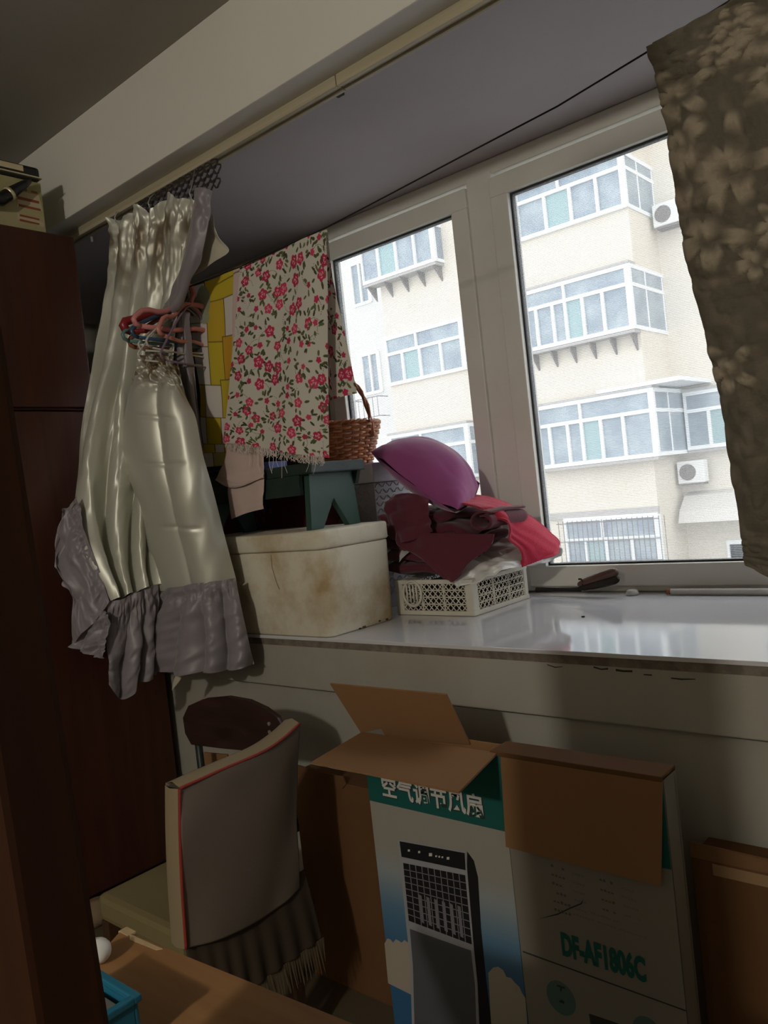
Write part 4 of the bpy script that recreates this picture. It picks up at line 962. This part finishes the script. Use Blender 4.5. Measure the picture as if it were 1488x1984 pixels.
# dark wooden chair facing the wall
YC2 = 1.30
m_dkw = wood('dark_plywood', (0.022, 0.011, 0.009), (0.045, 0.022, 0.017), (2, 2, 8), .4, .4); m_fr = mat('chair_frame_paint', (0.012, 0.018, 0.017), .45, .4)
c2 = empty('wooden_chair', (-1.65, 1.4, 0), 'dark chair with rounded plywood backrest and metal frame facing the wall', 'chair')
out = [(371,1440),(360,1420),(356,1392),(366,1370),(395,1357),(440,1353),(480,1360),(512,1375),(535,1392),(545,1415),(541,1440),(525,1456),(480,1452),(425,1447)]
q = [onY(*p, YC2) for p in out]
bmv = MB().prism(q, (0, .014, 0)); o_ = bmv.build('backrest', m_dkw, c2)
md = o_.modifiers.new('round', 'BEVEL'); md.width = .004; md.segments = 2
lx = onY(371, 1450, YC2)[0]; rx = onY(512, 1450, YC2)[0]
for x in (lx, rx): MB().tube([(x, YC2+.025, onY(371,1385,YC2)[2]), (x, YC2+.025, .40), (x, YC2+.035, 0.008)], .011, 10).build('rear_post', m_fr, c2, True)
for x in (lx, rx): MB().tube([(x, YC2+.03, .385), (x, 1.50, .385), (x, 1.51, 0.008)], .011, 10).build('front_leg', m_fr, c2, True)
B('seat', lx-.01, rx+.01, YC2+.04, 1.52, .396, .414, m_dkw, c2, b=.006)
for (px, py) in [(522,1402), (523,1418)]: qq = onY(px, py, YC2-.001); MB().tube([qq, qq+np.array([0, -.003, 0])], .005, 8).build('rivet', m_hook, c2)
cq = empty('cardboard_piece', (-1.7, 1.36, .415), 'torn brown cardboard piece lying on the wooden chair seat', 'cardboard')
MB().prism([np.array(p) for p in [(lx+.03, YC2+.06, .415), (rx-.04, YC2+.06, .415), (rx-.05, 1.45, .415), (lx+.02, 1.46, .415)]], (0, 0, .006)).build('sheet', m_kraft, cq)
MB().prism([onY(*p, YC2+.10) for p in [(388,1500),(386,1485),(394,1458),(440,1462),(446,1500)]], (0, .005, 0)).build('upright_flap', m_kraft, cq)
# beige slipper by the wardrobe
q = onZ(176, 1765, 0)
tag(blob('slipper', (XW+.07, q[1]-.05, .03), (.05, .10, .045), mat('slipper_beige', (0.30, 0.22, 0.14), .8, .2), seed=8, amp=.08, floor=.001), 'small beige slipper on the floor at the wardrobe foot', 'slipper')

# ------------------------------------------------------------------ desk in front and things on it
m_desk = wood('desk_veneer', (0.26, 0.125, 0.045), (0.36, 0.19, 0.075), (1.2, 10, 1), .5, .35); m_chip = mat('raw_chipboard', (0.52, 0.38, 0.22), .85, .2, noise=(60, .5, (.38, .26, .14)))
DX, DYF, DZ = -0.918, 0.497, 0.75
dk = empty('writing_desk', (-0.5, 0.4, 0), 'brown veneered desk top with peeled edge in the foreground', 'desk')
MB().prism([np.array(q) for q in [(DX, DYF-.012, DZ-.028), (.2, DYF+.066, DZ-.028), (.2, .262, DZ-.028), (DX+.13, .262, DZ-.028)]], (0, 0, .028)).build('desk_top', m_desk, dk)
B('peeled_corner', DX-.001, DX+.020, DYF-.016, DYF-.004, DZ-.0275, DZ+.0006, m_chip, dk, b=.001)
MB().prism([np.array(q) for q in [(DX+.018, DYF-.012, DZ), (DX+.085, DYF-.0095, DZ), (DX+.08, DYF-.015, DZ), (DX+.03, DYF-.019, DZ)]], (0, 0, .0006)).build('peeled_strip', m_chip, dk)
for (x, y) in [(DX+.12, .46), (.14, .50), (.14, .30), (DX+.16, .30)]: B('leg', x-.02, x+.02, y-.02, y+.02, 0, DZ-.029, m_desk, dk)
m_bp = mat('blue_plastic', (0.02, 0.16, 0.26), .35, .5); m_gp2 = mat('grey_paper', (0.16, 0.165, 0.15), .8, .2)
bb = empty('blue_basket', (-.72, .36, DZ), 'small blue plastic basket with grey papers on the desk', 'basket')
E1 = onZ(266, 1932, .80); 
bx0, bx1_, by0, by1 = E1[0]-.12, E1[0], .272, E1[1]
hz = .80
for nm, a in [('basket_side', (bx0, bx1_, by1-.004, by1, DZ+.001, hz)), ('basket_side', (bx0, bx1_, by0, by0+.004, DZ+.001, hz)), ('basket_side', (bx0, bx0+.004, by0+.004, by1-.004, DZ+.001, hz)), ('basket_side', (bx1_-.004, bx1_, by0+.004, by1-.004, DZ+.001, hz)), ('basket_floor', (bx0+.004, bx1_-.004, by0+.004, by1-.004, DZ+.001, DZ+.004))]: B(nm, *a, m_bp, bb, b=.001)
mb = MB(); mb.bbox(bx0-.003, bx1_+.003, by1-.005, by1+.003, hz-.004, hz+.003, .0015); mb.bbox(bx1_-.005, bx1_+.003, by0, by1-.004, hz-.004, hz+.003, .0015); mb.build('basket_rim', m_bp, bb)
tag(B('paper_stack', bx0+.008, bx1_-.014, by0+.008, by1-.012, DZ+.005, hz-.006, m_gp2, b=.001), 'grey paper stack inside the blue basket', 'paper')
q = onZ(180, 1880, DZ)
tag(blob('white_jar', (q[0]-.008, q[1]+.012, DZ+.014), (.017, .015, .0135), mat('white_plastic', (.75, .75, .73), .3, .5), seed=2, amp=.03, n=24), 'small white rounded plastic jar on the desk behind the door post', 'jar')

# ------------------------------------------------------------------ apartment block outside
K = 1.1; YBF = 17.6; YBM = 19.2
zz = lambda z: 1.25+(z-1.25)*K
m_fac = mat('facade_cream', (0.66, 0.60, 0.51), .9, .1, noise=(.8, .35, (.58, .52, .43))); m_facw = mat('facade_white', (0.68, 0.68, 0.66), .9, .1)
m_bfr = mat('far_window_frame', (0.80, 0.82, 0.83), .5, .3); m_bgl = mat('far_window_glass', (0.20, 0.25, 0.30), .15, .6, noise=(1.5, .7, (.40, .46, .48))); m_bgl2 = mat('far_window_green_glass', (0.24, 0.36, 0.37), .15, .6)
m_brk = mat('far_bracket', (0.18, 0.16, 0.15), .8, .2); m_slab = mat('far_slab', (0.40, 0.38, 0.36), .9, .1)
ab = empty('apartment_block', (-8, 18, -5), 'cream apartment block with white enclosed balconies outside the window', 'building')
B('main_wall', -17.7, -10.5, YBM, YBM+6, -5, 15, m_facw, ab, b=0); B('main_wall', -10.5, 2, YBM, YBM+6, -5, 15, mat('facade_beige', (0.66, 0.61, 0.53), .9, .1), ab, b=0)
def bay(x0, x1):
    B('bay_wall', x0, x1, YBF, YBM+.1, -5, 14, m_fac, ab, b=0)
xa, xb, xc, xd = -9.85, -7.10, -14.45, -11.80
bay(xa, xb); bay(xc, xd)
def far_window(x0, x1, z0, z1, y, mull, transom, out=.12, glass=m_bgl, side=None, brackets=0, rnd=None, topw=.07):
    """frame of bars with panes as sub-parts; side = wall y for a window that wraps the bay corner"""
    mb = MB(); t = .06
    yo = y-out
    mb.box(x0, x1, yo, yo+.09, z1-t, z1+topw*.5); mb.box(x0, x1, yo, yo+.09, z0-t*.5, z0+t); mb.box(x0+.002, x0+t, yo-.003, yo+.093, z0+.002, z1-.002); mb.box(x1-t*1.6, x1+.035, yo-.003, yo+.093, z0+.002, z1-.002)
    if transom: mb.box(x0+.003, x1-.003, yo-.006, yo+.084, transom-t*.7, transom+t*.7)
    tm = transom or z1
    for f_ in mull: mb.box(x0+(x1-x0)*f_-t*.6, x0+(x1-x0)*f_+t*.6, yo-.012, yo+.078, z0+.003, tm-.003)
    if transom and len(mull) > 1: mb.box(x0+(x1-x0)*.42-t*.5, x0+(x1-x0)*.42+t*.5, yo-.012, yo+.078, tm+.003, z1-.003)
    if side:
        mb.box(x1-.06, x1+.03, yo+.01, side, z1-t, z1+topw*.5-.004); mb.box(x1-.06, x1+.03, yo+.01, side, z0-t*.5+.004, z0+t)
        if transom: mb.box(x1-.06, x1+.026, yo+.01, side, transom-t*.7, transom+t*.7)
        for f_ in (.45, .97): mb.box(x1-.06, x1+.022, yo+(side-yo)*f_-.03, yo+(side-yo)*f_+.03, z0, z1)
    wn = mb.build('window', m_bfr, ab)
    ed = [0]+list(mull)+[1]
    for i in range(len(ed)-1):
        B('pane', x0+(x1-x0)*ed[i]+.02, x0+(x1-x0)*ed[i+1]-.02, yo+.05, yo+.07, z0+.02, tm-.02, (glass if (i+len(mull)) % 4 else m_bgl2), wn, b=0)
    if transom: B('pane', x0+.03, x1-.05, yo+.05, yo+.07, tm+.02, z1-.02, m_bgl, wn, b=0)
    if side: B('pane', x1+.003, x1+.012, yo+.09, side-.02, z0+.02, z1-.02, m_bgl, wn, b=0)
    # box of the balcony behind the panes
    if out > .2:
        B('balcony_floor', x0, x1, yo+.02, y+.02, z0-.10, z0-.035, m_slab, ab, b=0); B('balcony_roof', x0-.05, x1+.03, yo-.03, y+.02, z1+.035, z1+.09, m_slab, ab, b=0)
    for k in range(brackets):
        x = x0+.12+(x1-x0-.24)*k/(brackets-1)
        MB().prism([np.array(q) for q in [(x, y, z0-.10), (x, yo+.03, z0-.10), (x, yo+.05, z0-.14), (x, y, z0-.48)]], (.04, 0, 0)).build('bracket', m_brk, ab)
    return wn
P5 = [.14, .30, .42, .58, .76]
far_window(xa, xb, zz(6.46), zz(7.55), YBF, [.28, .52, .76], zz(7.25), out=.10, side=YBM)
far_window(xa, xb, zz(3.98), zz(5.24), YBF, P5, zz(4.86), out=.35, side=YBM, brackets=6)
far_window(xa, xb+.25, zz(1.38), zz(2.70), YBF, P5, zz(2.28), out=.35, side=YBM)
far_window(xa+.4, xb, zz(-1.3), zz(0.18), YBF, [.22, .45, .72], zz(-.28), out=.08)
far_window(xc-.3, xd-.4, zz(6.58), zz(7.45), YBF, [.25, .5, .75], None, out=.40, side=YBM, brackets=5)
far_window(xc, xd, zz(3.95), zz(5.14), YBF, [.22, .45, .72], zz(4.72), out=.10, side=YBM)
far_window(xc, xd, zz(1.38), zz(2.62), YBF, [.22, .45, .72], zz(2.2), out=.35, side=YBM)
K2 = 1.2; z2 = lambda z: 1.25+(z-1.25)*K2
far_window(-6.80, -4.6, z2(1.42), z2(2.5), YBM, [.25, .45, .75], z2(2.15), out=.25)
far_window(-5.6, -4.4, z2(4.1), z2(5.2), YBM, [.4], None, out=.05)
far_window(-6.2, -4.5, -1.9, z2(-.45), YBM, [.3], None, out=.05)
far_window(-16.85, -16.1, z2(3.85), z2(4.9), YBM, [.5], None, out=.06); far_window(-16.9, -16.15, z2(6.2), z2(7.3), YBM, [.5], None, out=.06)
B('floor_band', xa, xb+.02, YBF-.06, YBF+.02, zz(.20), zz(.34), m_slab, ab, b=0); B('roof_cap', xb-1.0, xb+.9, YBF-.4, YBM, zz(2.78), zz(2.86), m_bfr, ab, b=0)
# window guard of the lower flat
mb = MB()
for k in range(22): mb.tube([(xa+.3+k*.125, YBF-.16, zz(-1.3)), (xa+.3+k*.125, YBF-.16, zz(.16))], .010, 4)
for z in (-1.2, -.75, -.3, .1): mb.tube([(xa+.25, YBF-.16, zz(z)), (xb+.05, YBF-.16, zz(z))], .012, 4)
mb.build('window_guard', m_brk, ab)
# awning
mb = MB(); aw0 = (-6.95, -3.8)
mb.prism([np.array(q) for q in [(aw0[0], YBM, z2(.58)), (aw0[0], YBM-.35, z2(.52)), (aw0[0], YBM-.75, z2(.25)), (aw0[0], YBM-.9, z2(.02)), (aw0[0], YBM-.86, z2(.02)), (aw0[0], YBM-.7, z2(.22)), (aw0[0], YBM-.32, z2(.48)), (aw0[0], YBM, z2(.54))]], (aw0[1]-aw0[0], 0, 0)).build('awning', mat('awning_sheet', (.55, .52, .48), .7, .3), ab)
mb = MB()
for k in range(6): mb.tube([(-17.0+k*.2, YBM-.45, z2(3.2)), (-17.0+k*.2, YBM-.45, z2(3.7))], .012, 4)
for z in (3.2, 3.7): mb.tube([(-17.05, YBM, z2(z)), (-17.05, YBM-.45, z2(z)), (-15.95, YBM-.45, z2(z)), (-15.95, YBM, z2(z))], .014, 4)
mb.build('window_rack', m_brk, ab)
# air conditioners
m_acu = mat('aircon_white', (.72, .72, .70), .5, .3)
def aircon(x, y, z, label):
    e = empty('air_conditioner', (x, y, z), label, 'air conditioner', 'outdoor air conditioner units')
    B('casing', x, x+.62, y-.36, y-.08, z, z+.52, m_acu, e, b=.02)
    V_, F_ = lathe([(.001, 0), (.19, 0), (.19, .012), (.165, .012), (.165, .004), (.001, .004)], 0, 0, 24)
    mesh('fan_grille', [(x+.24+a, y-.362-c, z+.26+b) for a, b, c in V_], F_, m_brk, e)
    B('bracket', x+.05, x+.57, y-.34, y, z-.05, z-.001, m_brk, e, b=0)
aircon(-7.02, YBM-.1, z2(.76), 'white outdoor air conditioner on the wall above the awning')
aircon(-7.0, YBM-.1, z2(5.76), 'white outdoor air conditioner high up beside the top balcony')
struct(B('ground', -60, 60, 2.8, 60, -5.2, -5.0, mat('street_asphalt', (.25, .25, .24), .9, .1), b=0))
